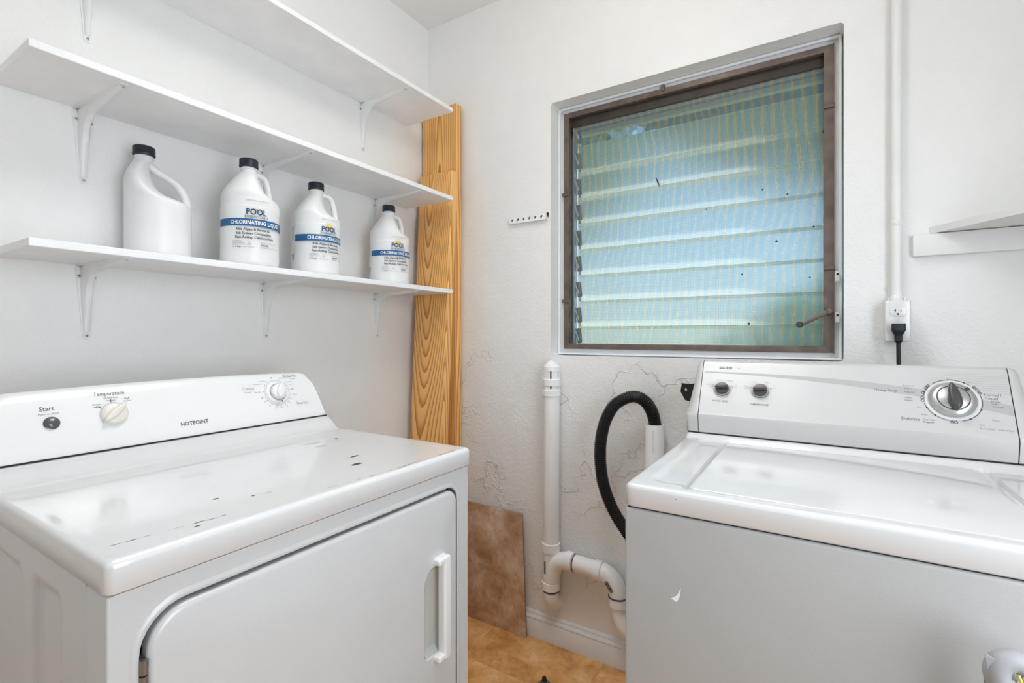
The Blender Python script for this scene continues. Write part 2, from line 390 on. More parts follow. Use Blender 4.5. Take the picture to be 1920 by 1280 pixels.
def slab(outline, mapf, h0, h1, bev=.002, seg=3, bm=None, taper=0, back=True, ell=None):
    """prism over a CCW outline from height h0 to h1, its far rim rounded by bev; mapf(x, y, h) -> point"""
    t = bmesh.new(); rings = []
    rings.append([t.verts.new(mapf(x, y, h0)) for x, y in outline])
    sg = 1 if h1 > h0 else -1
    for k in range(seg + 1):
        a = .5 * PI * k / seg
        di = taper + bev * (1 - math.cos(a))
        o = [(x * (1 - di / ell[0]), y * (1 - di / ell[1])) for x, y in outline] if ell else inset(outline, di); hh = h1 - sg * bev * (1 - math.sin(a))
        rings.append([t.verts.new(mapf(x, y, hh)) for x, y in o])
    n = len(outline)
    for A, B in zip(rings, rings[1:]):
        for k in range(n): t.faces.new((A[k], A[(k + 1) % n], B[(k + 1) % n], B[k]))
    t.faces.new(rings[-1])
    if back: t.faces.new(rings[0])
    bmesh.ops.recalc_face_normals(t, faces=t.faces)
    return t if bm is None else join(bm, t)
def holed(outer, holes, mapf, h0, h1, bm=None):
    """plate with holes, from h0 (back) to h1 (front), hole walls included"""
    t = bmesh.new()
    for h in (h0, h1):
        es = []
        for lp in [outer] + holes:
            vs = [t.verts.new(mapf(x, y, h)) for x, y in lp]
            es += [t.edges.new((vs[i], vs[(i + 1) % len(vs)])) for i in range(len(vs))]
            lp_v = vs
        bmesh.ops.triangle_fill(t, edges=es, use_beauty=True)
    t.verts.ensure_lookup_table()
    tot = sum(len(l) for l in [outer] + holes); base = 0
    vv = list(t.verts)
    for lp in [outer] + holes:
        n = len(lp)
        for i in range(n):
            a, b = vv[base + i], vv[base + (i + 1) % n]; c, d = vv[tot + base + (i + 1) % n], vv[tot + base + i]
            try: t.faces.new((a, b, c, d))
            except ValueError: pass
        base += n
    bmesh.ops.recalc_face_normals(t, faces=t.faces)
    return t if bm is None else join(bm, t)
def grid_fn(us, vs, fn, bm=None):
    t = bmesh.new(); g = [[t.verts.new(fn(u, v)) for v in vs] for u in us]
    for i in range(len(us) - 1):
        for j in range(len(vs) - 1): t.faces.new((g[i][j], g[i + 1][j], g[i + 1][j + 1], g[i][j + 1]))
    bmesh.ops.recalc_face_normals(t, faces=t.faces)
    return t if bm is None else join(bm, t)
def sdf_rr(x, y, x0, y0, x1, y1, r):       # positive inside
    cx, cy = (x0 + x1) / 2, (y0 + y1) / 2
    qx = abs(x - cx) - (x1 - x0) / 2 + r; qy = abs(y - cy) - (y1 - y0) / 2 + r
    return -(math.hypot(max(qx, 0), max(qy, 0)) + min(max(qx, qy), 0) - r)
def sstep(a, b, x):
    t = max(0, min(1, (x - a) / (b - a))); return t * t * (3 - 2 * t)
def text_mesh(s, bold=0.0, spacing=1.0):
    cu = bpy.data.curves.new('lettering', 'FONT'); cu.body = s; cu.size = 1; cu.offset = bold; cu.resolution_u = 2; cu.space_character = spacing
    cu.fill_mode = 'FRONT'
    o = bpy.data.objects.new('lettering', cu); COL.objects.link(o)
    dg = bpy.context.evaluated_depsgraph_get(); me = bpy.data.meshes.new_from_object(o.evaluated_get(dg))
    bpy.data.objects.remove(o); bpy.data.curves.remove(cu); return me
def text(bm, s, mapf, x, y, height, width=None, align='c', bold=0.0, rot=0, mi=0, spacing=1.0, th=.00025, maxedge=None):
    """lays the string s onto a surface; (x, y) in surface coordinates, height = capital height"""
    me = text_mesh(s, bold, spacing)
    if not me.vertices: return bm
    xs = [v.co.x for v in me.vertices]; x0, x1 = min(xs), max(xs)
    k = height / .70; kx = width / (x1 - x0) if width else k
    t = bmesh.new(); t.from_mesh(me); bpy.data.meshes.remove(me)
    if maxedge:
        bmesh.ops.triangulate(t, faces=t.faces)
        for _ in range(2):
            es = [e for e in t.edges if e.calc_length() * kx > maxedge]
            if not es: break
            bmesh.ops.subdivide_edges(t, edges=es, cuts=1)
    ca, sa = math.cos(rot), math.sin(rot)
    ox = {'c': (x0 + x1) / 2, 'l': x0, 'r': x1}[align]
    for v in t.verts:
        a = (v.co.x - ox) * kx; b = (v.co.y - .35) * k
        v.co = mapf(x + a * ca - b * sa, y + a * sa + b * ca, th)
    for f in t.faces: f.material_index = mi
    vm = {}
    for v in t.verts: vm[v] = bm.verts.new(v.co)
    for f in t.faces:
        try: nf = bm.faces.new([vm[v] for v in f.verts]); nf.material_index = mi
        except ValueError: pass
    t.free(); return bm
def patch(bm, pts, mapf, mi=0, th=.0003):
    f = bm.faces.new([bm.verts.new(mapf(x, y, th)) for x, y in pts]); f.material_index = mi
def stroke(bm, pts, wd, mapf, mi=0, th=.0003):
    for (a, b) in zip(pts, pts[1:]):
        a = Vector(a); b = Vector(b); d = b - a
        if d.length < 1e-7: continue
        n = Vector((-d.y, d.x)).normalized() * wd / 2
        patch(bm, [a - n, b - n, b + n, a + n], mapf, mi, th)
def plane_map(p0, ex, n):
    """surface map of a plane: x along ex, y up the slope, h outwards"""
    p0 = Vector(p0); ex = Vector(ex).normalized(); n = Vector(n).normalized(); ey = n.cross(ex)
    return (lambda x, y, h=0: p0 + ex * x + ey * y + n * h), ey
def screw(parent, p, nrm, r=.004, dark=True):
    b = lathe([(0, .0018), (r * .5, .0016), (r * .85, .001), (r, 0), (r * .9, -.002)][::-1], p, nrm, 14)
    for f in b.faces: f.material_index = 0
    if dark:
        x, y, z = frame_of(nrm)
        for e in (x, y):
            f = e.cross(z); c = Vector(p) + z * .0021
            vs = [b.verts.new(c + e * r * .55 * sx + f * r * .13 * sy) for sx, sy in ((-1, -1), (1, -1), (1, 1), (-1, 1))]
            q = b.faces.new(vs); q.material_index = 1
    return obj('screw', b, ['screw', 'screwdark'], parent, 50)

# ------------------------------------------------------------------ the room
XL, YB, ZC = -1.50, 1.683, 2.545
XR, YF = .80, -1.35
WX0, WX1, WZ0, WZ1 = -.876, .0505, 1.099, 2.057      # window opening
T = .16
def S(o, **k): return tag(o, kind='structure', **k)
# the wall with the window: a plate with a soft-edged opening
bm = holed([(XL - .1, -.1), (XR + .1, -.1), (XR + .1, ZC + .1), (XL - .1, ZC + .1)], [rrect(WX0 - .004, WZ0 - .004, WX1 + .004, WZ1 + .004, .012, 4)[::-1]], lambda x, z, h: Vector((x, YB + h, z)), 0, T)
S(obj('wall_back', bm, 'wall', smooth=None))
S(obj('wall_left', box((XL - .1, YF - .1, -.1), (XL, YB, ZC + .1)), 'wall_left', smooth=None))
S(obj('wall_right', box((XR, YF - .1, -.1), (XR + .1, YB, ZC + .1)), 'wall', smooth=None))
S(obj('wall_front', box((XL, YF - .1, -.1), (XR, YF, ZC + .1)), 'greywall', smooth=None))
S(obj('ceiling', box((XL, YF, ZC), (XR, YB, ZC + .1)), 'ceiling', smooth=None))
fl = S(obj('floor', box((XL, YF, -.08), (XR, YB, -.0012)), 'grout', smooth=None))
# floor tiles, one object each
TS = .4572; gx = -.658; gy = 1.4385
i0 = int(math.floor((XL - gx) / TS)); i1 = int(math.ceil((XR - gx) / TS)); j0 = int(math.floor((YF - gy) / TS)); j1 = int(math.ceil((YB - gy) / TS))
for i in range(i0, i1):
    for j in range(j0, j1):
        a = (max(XL, gx + i * TS + .0008), max(YF, gy + j * TS + .0008)); b = (min(XR, gx + (i + 1) * TS - .0008), min(YB, gy + (j + 1) * TS - .0008))
        if b[0] - a[0] < .02 or b[1] - a[1] < .02: continue
        obj('floor_tile', box((a[0], a[1], -.0045), (b[0], b[1], 0), .0012, 1), 'tile', fl, None)
# baseboards
def profile_strip(prof, x0, x1):
    t = bmesh.new(); A = [t.verts.new((x0, YB - d, z)) for d, z in prof]; B = [t.verts.new((x1, YB - d, z)) for d, z in prof]
    for k in range(len(prof)): t.faces.new((A[k], B[k], B[(k + 1) % len(prof)], A[(k + 1) % len(prof)]))
    t.faces.new(A); t.faces.new(B); bmesh.ops.recalc_face_normals(t, faces=t.faces); return t
prof = [(0, 0), (.016, 0), (.016, .068), (.0145, .070), (.0145, .073), (.016, .075), (.013, .082), (.009, .086), (.009, .092), (.005, .097), (0, .098)]
S(obj('baseboard_back', profile_strip(prof, XL, XR), 'trim', smooth=40))

# ------------------------------------------------------------------ window
W = thing('window_1', None, None, ((WX0 + WX1) / 2, YB + .08, WZ0)); W['kind'] = 'structure'
FX0, FX1, FZ0, FZ1 = -.853, .031, 1.120, 2.037; FY = YB + .075
wm = lambda x, z, h: Vector((x, FY + h, z))
# painted recess lining with a stepped inner edge
b = holed([(WX0, WZ0), (WX1, WZ0), (WX1, WZ1), (WX0, WZ1)], [rrect(FX0 + .004, FZ0 + .004, FX1 - .004, FZ1 - .004, .004, 2)[::-1]], wm, -.004, .05)
obj('recess_trim', b, 'sill', W, 30)
b = holed([(WX0, WZ0), (WX1, WZ0), (WX1, WZ1), (WX0, WZ1)], [rrect(WX0 + .008, WZ0 + .006, WX1 - .007, WZ1 - .008, .004, 2)[::-1]], wm, -.018, -.012)
obj('recess_trim', b, 'sill', W, 30)
# bronze inner frame: four mitred rails
fw = .020
def rail(pts, y0, y1, mat, name='frame_rail', bev=.0015):
    t = slab(pts, lambda x, z, h: Vector((x, h, z)), y1, y0, bev, 2); return obj(name, t, mat, W, 40)
rail([(FX0, FZ0), (FX0 + fw, FZ0 + fw), (FX0 + fw, FZ1 - fw), (FX0, FZ1)][::-1], FY - .014, FY + .004, 'alu')
rail([(FX1, FZ0), (FX1, FZ1), (FX1 - fw * 1.15, FZ1 - fw), (FX1 - fw * 1.15, FZ0 + fw)][::-1], FY - .014, FY + .004, 'alu')
rail([(FX0, FZ1), (FX0 + fw, FZ1 - fw), (FX1 - fw * 1.15, FZ1 - fw), (FX1, FZ1)], FY - .014, FY + .004, 'alu')
rail([(FX0, FZ0), (FX1, FZ0), (FX1 - fw * 1.15, FZ0 + fw), (FX0 + fw, FZ0 + fw)], FY - .014, FY + .004, 'alu')
# deep outer frame behind it
GX0, GX1, GZ0, GZ1 = FX0 + .004, FX1 - .006, FZ0 + .004, FZ1 - .002
rail([(GX0, GZ1 - .05), (GX1, GZ1 - .05), (GX1, GZ1), (GX0, GZ1)], FY + .006, FY + .085, 'alu_dark', 'header')
obj('header_lip', box((GX0, FY + .018, GZ1 - .058), (GX1, FY + .024, GZ1 - .045)), 'alu', W)
obj('header_lip', box((GX0, FY + .060, GZ1 - .066), (GX1, FY + .085, GZ1 - .05)), 'beige', W)
rail([(GX0, GZ0), (GX1, GZ0), (GX1, GZ0 + .014), (GX0, GZ0 + .014)], FY + .006, FY + .085, 'alu', 'sill_channel')
rail([(GX0, GZ0), (GX0 + .012, GZ0), (GX0 + .012, GZ1), (GX0, GZ1)], FY + .045, FY + .085, 'mill', 'side_channel')
rail([(GX1 - .02, GZ0), (GX1, GZ0), (GX1, GZ1), (GX1 - .02, GZ1)], FY + .03, FY + .085, 'alu_dark', 'side_channel')
# glass louvres
SX0, SX1 = GX0 + .030, GX1 - .02
zt = [1.99 - .1026 * k for k in range(9)]                # centre of each louvre
for k in range(9):
    zc = 1.9712 - .1026 * k if k < 8 else 1.171; hh = .0565 if k < 8 else .036; tilt = math.radians(13 if k else 16)
    t = box((SX0, -.003, -hh), (SX1, .003, hh), .0012, 1)
    bmesh.ops.rotate(t, verts=t.verts, cent=(0, 0, 0), matrix=Matrix.Rotation(tilt, 3, 'X'))
    bmesh.ops.translate(t, verts=t.verts, vec=(0, FY + .062, zc))
    for f in t.faces: f.material_index = 1 if abs(f.normal.z) > .8 and k else 0
    obj('louvre_pane', t, ['clear' if k == 0 else 'frost', 'ground_edge'], W, 30)
    # clip holding the left end of the pane
    c = box((SX0 - .010, -.010, -.030), (SX0 + .006, .008, .030), .002, 1)
    bmesh.ops.rotate(c, verts=c.verts, cent=(0, 0, 0), matrix=Matrix.Rotation(tilt, 3, 'X'))
    bmesh.ops.translate(c, verts=c.verts, vec=(0, FY + .060, zc)); obj('pane_clip', c, 'alu_dark', W)
    cu = tube(smooth_path([(SX0 - .014, FY + .030, zc + .045), (SX0 - .011, FY + .034, zc + .02), (SX0 - .002, FY + .040, zc - .008), (SX0 + .001, FY + .042, zc - .02)], 5), .004, 8, flat=((0, 1, 0), .4))
    obj('clip_spring', cu, 'mill', W)
obj('side_strip', box((GX0 + .016, FY + .028, GZ0 + .014), (GX0 + .020, FY + .046, GZ1 - .05)), 'mill', W)
# fly screen
t = grid_fn([FX0 + fw * .8 + .012 + (FX1 - FX0 - fw * 1.8 - .012) * i / 1 for i in range(2)], [FZ0 + fw * .8, FZ1 - .052], lambda x, z: Vector((x, FY + .012, z)))
obj('insect_screen', t, 'screen', W, None)
obj('screen_edge', box((SX0 - .006, FY + .009, GZ0 + .014), (SX0 - .002, FY + .015, GZ1 - .05)), 'mill', W)
# turn clips on the frame, and screw tabs on the recess
for (x, z, s) in ((FX1 - .011, 1.853, 1), (FX1 - .011, 1.372, 1), (FX0 + .008, 1.72, -1), (FX0 + .008, 1.305, -1)):
    obj('screen_clip', box((x - .015, FY - .019, z - .006), (x + .014, FY - .013, z + .007), .0015, 1), 'alu', W)
obj('screen_clip', box((-.475, FY - .020, FZ1 - .012), (-.463, FY - .004, FZ1 + .010), .002, 1), 'alu', W)
for z in (1.345, 1.225):
    tb = box((FX1 + .003, FY - .034, z - .016), (FX1 + .015, FY - .028, z + .016), .002, 1); o = obj('screw_tab', tb, 'bracket', W)
    x = lathe([(0, .001), (.003, .001), (.003, 0)][::-1], (FX1 + .009, FY - .034, z + .006), (0, -1, 0), 10); obj('screw_hole', x, 'gap', o)
# crank handle
hp = Vector((FX1 - .012, FY - .018, 1.243))
o = obj('crank_boss', lathe([(.0, .034), (.007, .033), (.0095, .026), (.011, .0), (.011, -.004)][::-1], hp, (0, -1, 0), 20), 'alu', W)
cp = Vector((hp.x, hp.y - .026, hp.z))
arm = tube([cp, cp + Vector((-.020, -.004, -.012)), cp + Vector((-.068, -.006, -.038))], lambda i, n: .0075 - .001 * i, 10, flat=((0, 1, 0), .6)); obj('crank_arm', arm, 'alu', W)
kb = cp + Vector((-.070, -.004, -.039))
obj('crank_knob', lathe([(.004, 0), (.0055, .006), (.0085, .012), (.0095, .022), (.008, .028), (0, .030)], kb, (-.2, -1, 0), 18), 'darkgrey', W)
# dead leaf stuck on the screen
t = tube([(-.500, FY + .006, 1.735), (-.493, FY + .005, 1.718), (-.487, FY + .006, 1.700)], lambda i, n: (.001, .003, .001)[i], 6); obj('dry_twig', t, 'alu_dark', W)
b = bmesh.new()
for (x, z, r) in ((-.12, 1.47, .004), (-.02, 1.505, .003), (.008, 1.79, .007), (-.22, 1.372, .003), (-.16, 1.64, .003), (-.09, 1.615, .003), (-.33, 1.60, .002), (-.20, 1.21, .004), (-.03, 1.35, .0025), (-.55, 1.38, .002)):
    lathe([(r, 0), (r * .6, .001), (0, .0015)], (x, FY + .0115, z), (0, -1, 0), 7, b)
tag(obj('debris', b, 'alu_dark', W), kind='stuff')

# invented surrounds for the added fill lights beside, behind and above the camera
w2 = thing('side_fill_frame', None, None, (XR - .01, .42, .62)); w2['kind'] = 'structure'
w2o = [(-.16, .59), (1.00, .59), (1.00, 1.91), (-.16, 1.91)]
obj('side_fill_rim', holed(w2o, [[(-.105, .65), (.945, .65), (.945, 1.85), (-.105, 1.85)][::-1]], lambda y, z, h: Vector((XR - .0005 - h, y, z)), 0, .045), 'trim', w2, None)
d1 = thing('rear_fill_frame', None, None, (-.3, YF + .1, 1.12)); d1['kind'] = 'structure'
obj('rear_fill_rim', holed([(-.82, .0), (.22, .0), (.22, 2.42), (-.82, 2.42)], [[(-.75, .03), (.15, .03), (.15, 2.35), (-.75, 2.35)][::-1]], lambda x, z, h: Vector((x, YF + .0005 + h, z)), 0, .10), 'trim', d1, None)
obj('rear_fill_panel', box((-.75, YF + .02, .03), (.15, YF + .05, 1.14), .004, 1), 'trim', d1)
pf = thing('ceiling_fill_frame', 'square white frame around an added fill light above the globe light', 'lamp', (-.47, .78, 2.50))
obj('frame', holed(rrect(-.90, .35, -.04, 1.21, .01, 2), [rrect(-.87, .38, -.07, 1.18, .005, 2)[::-1]], lambda x, y, h: Vector((x, y, 2.512 + h)), 0, .032), 'trim', pf, None)

# ------------------------------------------------------------------ outdoors
lw = S(obj('ground', box((-8, YB + T + .3, -.35), (8, 14, -.25)), 'lawn', smooth=None))
def leaf_cloud(bm, centre, rad, n, size, rnd):
    for _ in range(n):
        while True:
            p = Vector((rnd.uniform(-1, 1), rnd.uniform(-1, 1), rnd.uniform(-1, 1)))
            if .25 < p.length < 1: break
        p = Vector(centre) + Vector((p.x * rad[0], p.y * rad[1], p.z * rad[2]))
        d = Vector((rnd.uniform(-1, 1), rnd.uniform(-1, 1), rnd.uniform(-1.2, .4))).normalized(); s = frame_of(d)[0]
        s = (Matrix.Rotation(rnd.uniform(0, 6.28), 3, d) @ s); u = s.cross(d) * .15; Ln = size * rnd.uniform(.6, 1.2); wd = Ln * .28
        a = bm.verts.new(p); e = bm.verts.new(p + d * Ln)
        m1 = bm.verts.new(p + d * Ln * .45 + s * wd + u * Ln); m2 = bm.verts.new(p + d * Ln * .45 - s * wd + u * Ln); c = bm.verts.new(p + d * Ln * .5)
        bm.faces.new((a, m1, c)); bm.faces.new((m1, e, c)); bm.faces.new((a, c, m2)); bm.faces.new((c, e, m2))
rnd = random.Random(3)
def tree(label, x, y, h, clouds, leaves):
    t = thing('tree', label, 'tree', (x, y, -.25), 'garden trees beyond the window')
    obj('trunk', tube(smooth_path([(x, y, -.25), (x + .05, y, h * .4), (x - .03, y + .05, h * .8), (x, y, h)], 5), lambda i, n: .11 * (1 - .7 * i / n), 10), 'bark', t)
    b = bmesh.new()
    for c, r, n in clouds: leaf_cloud(b, c, r, n, leaves, rnd)
    tag(obj('foliage', b, 'leaf', t, None), kind='stuff')
tree('broad-leaved green tree close behind the upper right of the louvred window', .1, 3.6, 2.6,
     [((.1, 3.3, 2.95), (1.1, .7, .8), 4200), ((1.3, 3.6, 2.5), (.9, .7, .9), 2200)], .22)
tree('darker leafy tree seen behind the upper left of the louvred window', -2.1, 4.6, 3.2,
     [((-2.55, 4.2, 3.3), (1.3, .8, 1.3), 4600), ((-4.0, 4.9, 3.6), (1.5, .8, 1.6), 2200)], .25)

hg_ = thing('hedge', 'sunlit green hedge blurred behind the lower right of the louvred window', 'hedge', (.45, 2.36, -.25))
b = bmesh.new(); leaf_cloud(b, (.45, 2.36, .72), (.98, .20, .80), 4500, .10, rnd); tag(obj('foliage', b, 'leaf_bright', hg_, None), kind='stuff')
for k in range(4): obj('stem', tube([(-.2 + .4 * k, 2.36, -.25), (-.22 + .4 * k, 2.37, .7)], .018, 8), 'bark', hg_)

# ------------------------------------------------------------------ wall shelves
def shelf_board(z0, y0, y1, label):
    return tag(obj('wall_shelf', box((XL, y0, z0), (-1.25, y1, z0 + .016), .0012, 1), 'shelf', smooth=None), label, 'shelf', 'white shelves on the left wall')
shelf_board(2.066, .30, 1.55, 'empty white wall shelf nearest the ceiling, the highest of three')
shelf_board(1.712, .30, 1.55, 'empty white wall shelf just above the four jugs, the middle of three')
shelf_board(1.340, .30, 1.55, 'white wall shelf that carries the four jugs, lowest of three')
def bracket(y, z, label, drop=.177, reach=.236):
    t = thing('shelf_bracket', label, 'bracket', (XL, y, z - drop), 'shelf brackets on the left wall')
    def taper(s, w0, w1): return w0 + (w1 - w0) * s
    # vertical leg plate (on the wall)
    def outline(Ln, w0, w1):
        o = []
        for k in range(7): a = PI + PI * k / 6; o.append((w1 * math.cos(a), -Ln + w1 + w1 * math.sin(a)))
        for k in range(5): a = .5 * PI * k / 4; o.append((w0 - w0 * .5 + w0 * .5 * math.cos(a), -w0 * .5 + w0 * .5 * math.sin(a)))
        for k in range(5): a = .5 * PI + .5 * PI * k / 4; o.append((-w0 + w0 * .5 + w0 * .5 * math.cos(a), -w0 * .5 + w0 * .5 * math.sin(a)))
        return o
    b = slab(outline(drop, .0215, .0075), lambda a, s, h: Vector((XL + h, y + a, z - .001 + s)), .0, .0022, .0007, 1)
    obj('wall_leg', b, 'bracket', t)
    b = slab(outline(reach, .0215, .0075), lambda a, s, h: Vector((XL - s, y + a, z - h)), .0, .0022, .0007, 1)
    obj('shelf_leg', b, 'bracket', t)
    # raised hollow rib that sweeps from one leg to the other
    R = .052; path = []; hts = []
    n = 26
    b = bmesh.new(); rings = []
    pts = []
    for k in range(9): s = k / 8; pts.append((.0045 + .013 * s ** 1.2, -drop + .016 + (drop - .016 - R - .017) * s, .0055 + .004 * s))     # up the wall
    for k in range(1, 9):
        a = PI - (.5 * PI) * k / 8; pts.append((.0175 + R + R * math.cos(a), -R - .0175 + R * math.sin(a), .0095))
    for k in range(1, 9): s = k / 8; pts.append((.0175 + R + (reach - .016 - R - .0175) * s, -.0175 + .013 * s ** .9, .0095 - .004 * s))
    for (px, pz, hw) in pts:
        # inner (wall/shelf side) point, then rounded nose
        if pz < -R - .018: base = (.0, pz); 
        elif px > R + .0175: base = (px, .0)
        else:
            f = math.atan2(px - .0, -(pz)) / (.5 * PI); base = (0 + px * max(0, (f - .35) / .65) * .9, pz * max(0, (.65 - f) / .65) * .9)
        nx, nz = px - base[0], pz - base[1]
        ring = []
        for (c, hh) in ((-1.25, 0), (-1.0, .75), (-.6, 1.0), (.6, 1.0), (1.0, .75), (1.25, 0)):
            ring.append(b.verts.new((XL + base[0] + nx * hh, y + c * hw, z + base[1] + nz * hh)))
        rings.append(ring)
    for A, B in zip(rings, rings[1:]):
        for k in range(5): b.faces.new((A[k], A[k + 1], B[k + 1], B[k]))
    b.faces.new(rings[0]); b.faces.new(rings[-1]); bmesh.ops.recalc_face_normals(b, faces=b.faces)
    obj('rib', b, 'bracket', t, 50)
    for (dy, dz) in ((-.0145, -.026), (.0150, -.028), (0, -drop + .0085)):
        screw(t, (XL + (.0025 if dz > -.1 else .0035), y + dy, z + dz), (1, 0, 0), .0042 if dz > -.1 else .0036)
    screw(t, (XL + reach - .010, y, z - .003), (0, 0, -1), .0036)
    screw(t, (XL + .014, y - .0135, z - .003), (0, 0, -1), .004)
    return t
bracket(.462, 1.340, 'white steel shelf bracket under the left end of the lowest shelf')
bracket(.915, 1.340, 'white steel shelf bracket under the middle of the lowest shelf')
bracket(1.378, 1.340, 'white steel shelf bracket under the right end of the lowest shelf, below the last jug')
bracket(.456, 1.712, 'white steel shelf bracket under the left end of the middle shelf')
bracket(.915, 1.712, 'white steel shelf bracket behind the second jug, under the middle shelf')
bracket(1.378, 1.712, 'white steel shelf bracket behind the jug nearest the corner, under the middle shelf')
bracket(.464, 2.066, 'white steel shelf bracket cut off by the top of the picture', .188)
bracket(1.309, 2.066, 'white steel shelf bracket under the right end of the highest shelf', .186)

# ------------------------------------------------------------------ jugs
def lerp_tab(tab, x):
    if x <= tab[0][0]: return tab[0][1]
    for (a, b), (c, d) in zip(tab, tab[1:]):
        if x <= c: return b + (d - b) * (x - a) / (c - a)
    return tab[-1][1]
W_T = [(0, .066), (.003, .0705), (.008, .0745), (.014, .076), (.158, .076), (.160, .0752), (.163, .0748), (.178, .0748), (.190, .0735), (.200, .070), (.215, .0605), (.232, .0475), (.248, .035), (.258, .026), (.264, .0205), (.282, .0195)]
R_T = [(0, .060), (.003, .0655), (.008, .0695), (.014, .071), (.152, .071), (.160, .0690), (.165, .060), (.170, .047), (.177, .034), (.188, .026), (.200, .020), (.215, .0165), (.235, .0165), (.25, .018), (.264, .0205), (.282, .0195)]
L_T = [(0, .060), (.003, .0655), (.008, .0695), (.014, .071), (.200, .071), (.215, .0685), (.230, .062), (.245, .051), (.256, .0325), (.264, .0205), (.282, .0195)]
L_A = [(.150, .0703), (.205, .0700), (.218, .0688), (.230, .0655), (.240, .0615), (.248, .0575), (.256, .0545), (.262, .0510), (.266, .0495), (.29, .0495)]
R_A = [(.150, .0703), (.154, .0670), (.158, .0580), (.162, .0460), (.168, .0270), (.175, .0130), (.185, .0010), (.198, -.0080), (.22, -.0160), (.242, -.0190), (.254, -.0160), (.262, -.0110), (.29, -.0105)]
R_B = [(.150, .0750), (.180, .0740), (.185, .0690), (.190, .0580), (.196, .0450), (.205, .0330), (.225, .0235), (.245, .0205), (.262, .0200), (.29, .0195)]
def jug(loc, h_az, label_az, e, label, H=.300, hstyle=0, flat=.95, sun='yellow', labelled=True):
    t = thing('chlorine_jug', label, 'jug', loc, 'bleach jugs on the lowest shelf')
    O = Vector(loc); alpha = math.atan2(-loc[1], -loc[0]); ks = H / .300
    ha = alpha + h_az; hx = Vector((math.cos(ha), math.sin(ha), 0)); hy = Vector((-math.sin(ha), math.cos(ha), 0))
    b = bmesh.new(); zs = []
    z = 0
    for z in [0, .0015, .003, .005, .008, .011, .014, .03, .05, .07, .09, .11, .13, .145, .152, .156, .158, .1595, .161, .163, .166, .169, .172, .175, .178, .182, .186, .19, .195, .2, .205, .21, .215, .22, .225, .23, .235, .24, .245, .248, .251, .254, .257, .26, .264, .272, .282]: zs.append(z)
    rings = []; NS = 64
    for z in zs:
        wv = lerp_tab(W_T, z) * flat
        lf = lerp_tab(L_A, z) if hstyle else (wv if z < .19 else wv + e * sstep(.19, .262, z))
        rt = lerp_tab(R_A if hstyle else R_B, z) if z > .150 else wv
        if not hstyle and z > .2: rt -= e * sstep(.2, .262, z)
        if z <= .150: lf = rt = wv
        cx_, sx_ = (rt - lf) / 2, (rt + lf) / 2
        ring = []
        for k in range(NS):
            a = 2 * PI * k / NS; c, s = math.cos(a), math.sin(a)
            ring.append(b.verts.new(O + hx * (cx_ + sx_ * c) + hy * (wv * (1 - .22 * max(0, c) * sstep(.165, .2, z) * sstep(.262, .24, z)) * s) + Vector((0, 0, z * ks))))
        rings.append(ring)
    for A, B in zip(rings, rings[1:]):
        for k in range(NS): b.faces.new((A[k], A[(k + 1) % NS], B[(k + 1) % NS], B[k]))
    b.faces.new(rings[0]); b.faces.new(rings[-1]); bmesh.ops.recalc_face_normals(b, faces=b.faces)
    obj('body', b, 'jug', t, 50)
    if hstyle: hp = [(-.022, .253), (-.012, .246), (.0025, .235), (.020, .225), (.038, .210), (.0505, .190), (.0575, .170), (.059, .148)]
    else: hp = [(.014, .262), (.030, .2615), (.043, .256), (.0500, .241), (.0545, .220), (.0585, .198), (.0610, .180), (.0610, .168)]
    path = smooth_path([O + hx * x + Vector((0, 0, z * ks)) for x, z in hp], 5)
    b = tube(path, lambda i, n: (.0098 + .0012 * math.sin(i / n * 11) if hstyle else .0085) + .0030 * max(0, i / n - .75) * 4, 14, flat=(hy, 1.15))
    obj('handle', b, 'jug', t, 60)
    # cap with a knurled skirt
    co = O - hx * (e) + Vector((0, 0, H - .0235))
    b = lathe([(.0185, 0), (.0232, 0), (.0238, .002), (.0238, .004), (.0232, .005), (.0230, .0205), (.0215, .0228), (.0195, .0235), (.0190, .0226), (0, .0226)], co, (0, 0, 1), 72, rmod=lambda k, h: 1 + (.018 if (k % 2 == 0 and .003 < h < .021) else 0))
    obj('cap', b, 'cap', t, 30)
    obj('neck_ring', lathe([(.018, 0), (.0215, .001), (.0215, .004), (.018, .005)], co - Vector((0, 0, .007)), (0, 0, 1), 32), 'jug', t)
    # label
    la = alpha + label_az
    ax, ay = .0762 * flat, .0762
    if hstyle: ay = .0762 * flat
    def lm(s, z, h=.0004):
        a = la + s / .075; c = math.cos(a - ha); d = math.sin(a - ha)
        r = 1 / math.sqrt((c / ax) ** 2 + (d / ay) ** 2) + h
        return O + (hx * c + hy * d) * r + Vector((0, 0, z))
    if labelled:
        def band(bm, s0, s1, z0, z1, mi, h, n=48):
            pr = None
            for k in range(n + 1):
                s = s0 + (s1 - s0) * k / n; q = (bm.verts.new(lm(s, z0, h)), bm.verts.new(lm(s, z1, h)))
                if pr: f = bm.faces.new((pr[0], q[0], q[1], pr[1])); f.material_index = mi
                pr = q
        b = bmesh.new(); band(b, -.112, .112, .104, .1235, 0, .0004); obj('label_band', b, 'blue', t)
        b = bmesh.new()
        tx = lambda s, x, z, hgt, wd, mi, bold=.0, al='c': text(b, s, lm, x, z, hgt, wd, al, bold, 0, mi, th=.0007, maxedge=.007)
        tx('POOL', 0, .1425, .0155, .049, 0, .022)
        tag(obj('brand_lettering', b, ['navy', 'ink', 'white', 'inkdark', 'inklight'], t, None), kind='stuff'); b = bmesh.new()
        tx('ESSENTIALS', 0, .1292, .0062, .056, 1, .005)
        tag(obj('brand_lettering', b, ['navy', 'ink', 'white', 'inkdark', 'inklight'], t, None), kind='stuff'); b = bmesh.new()
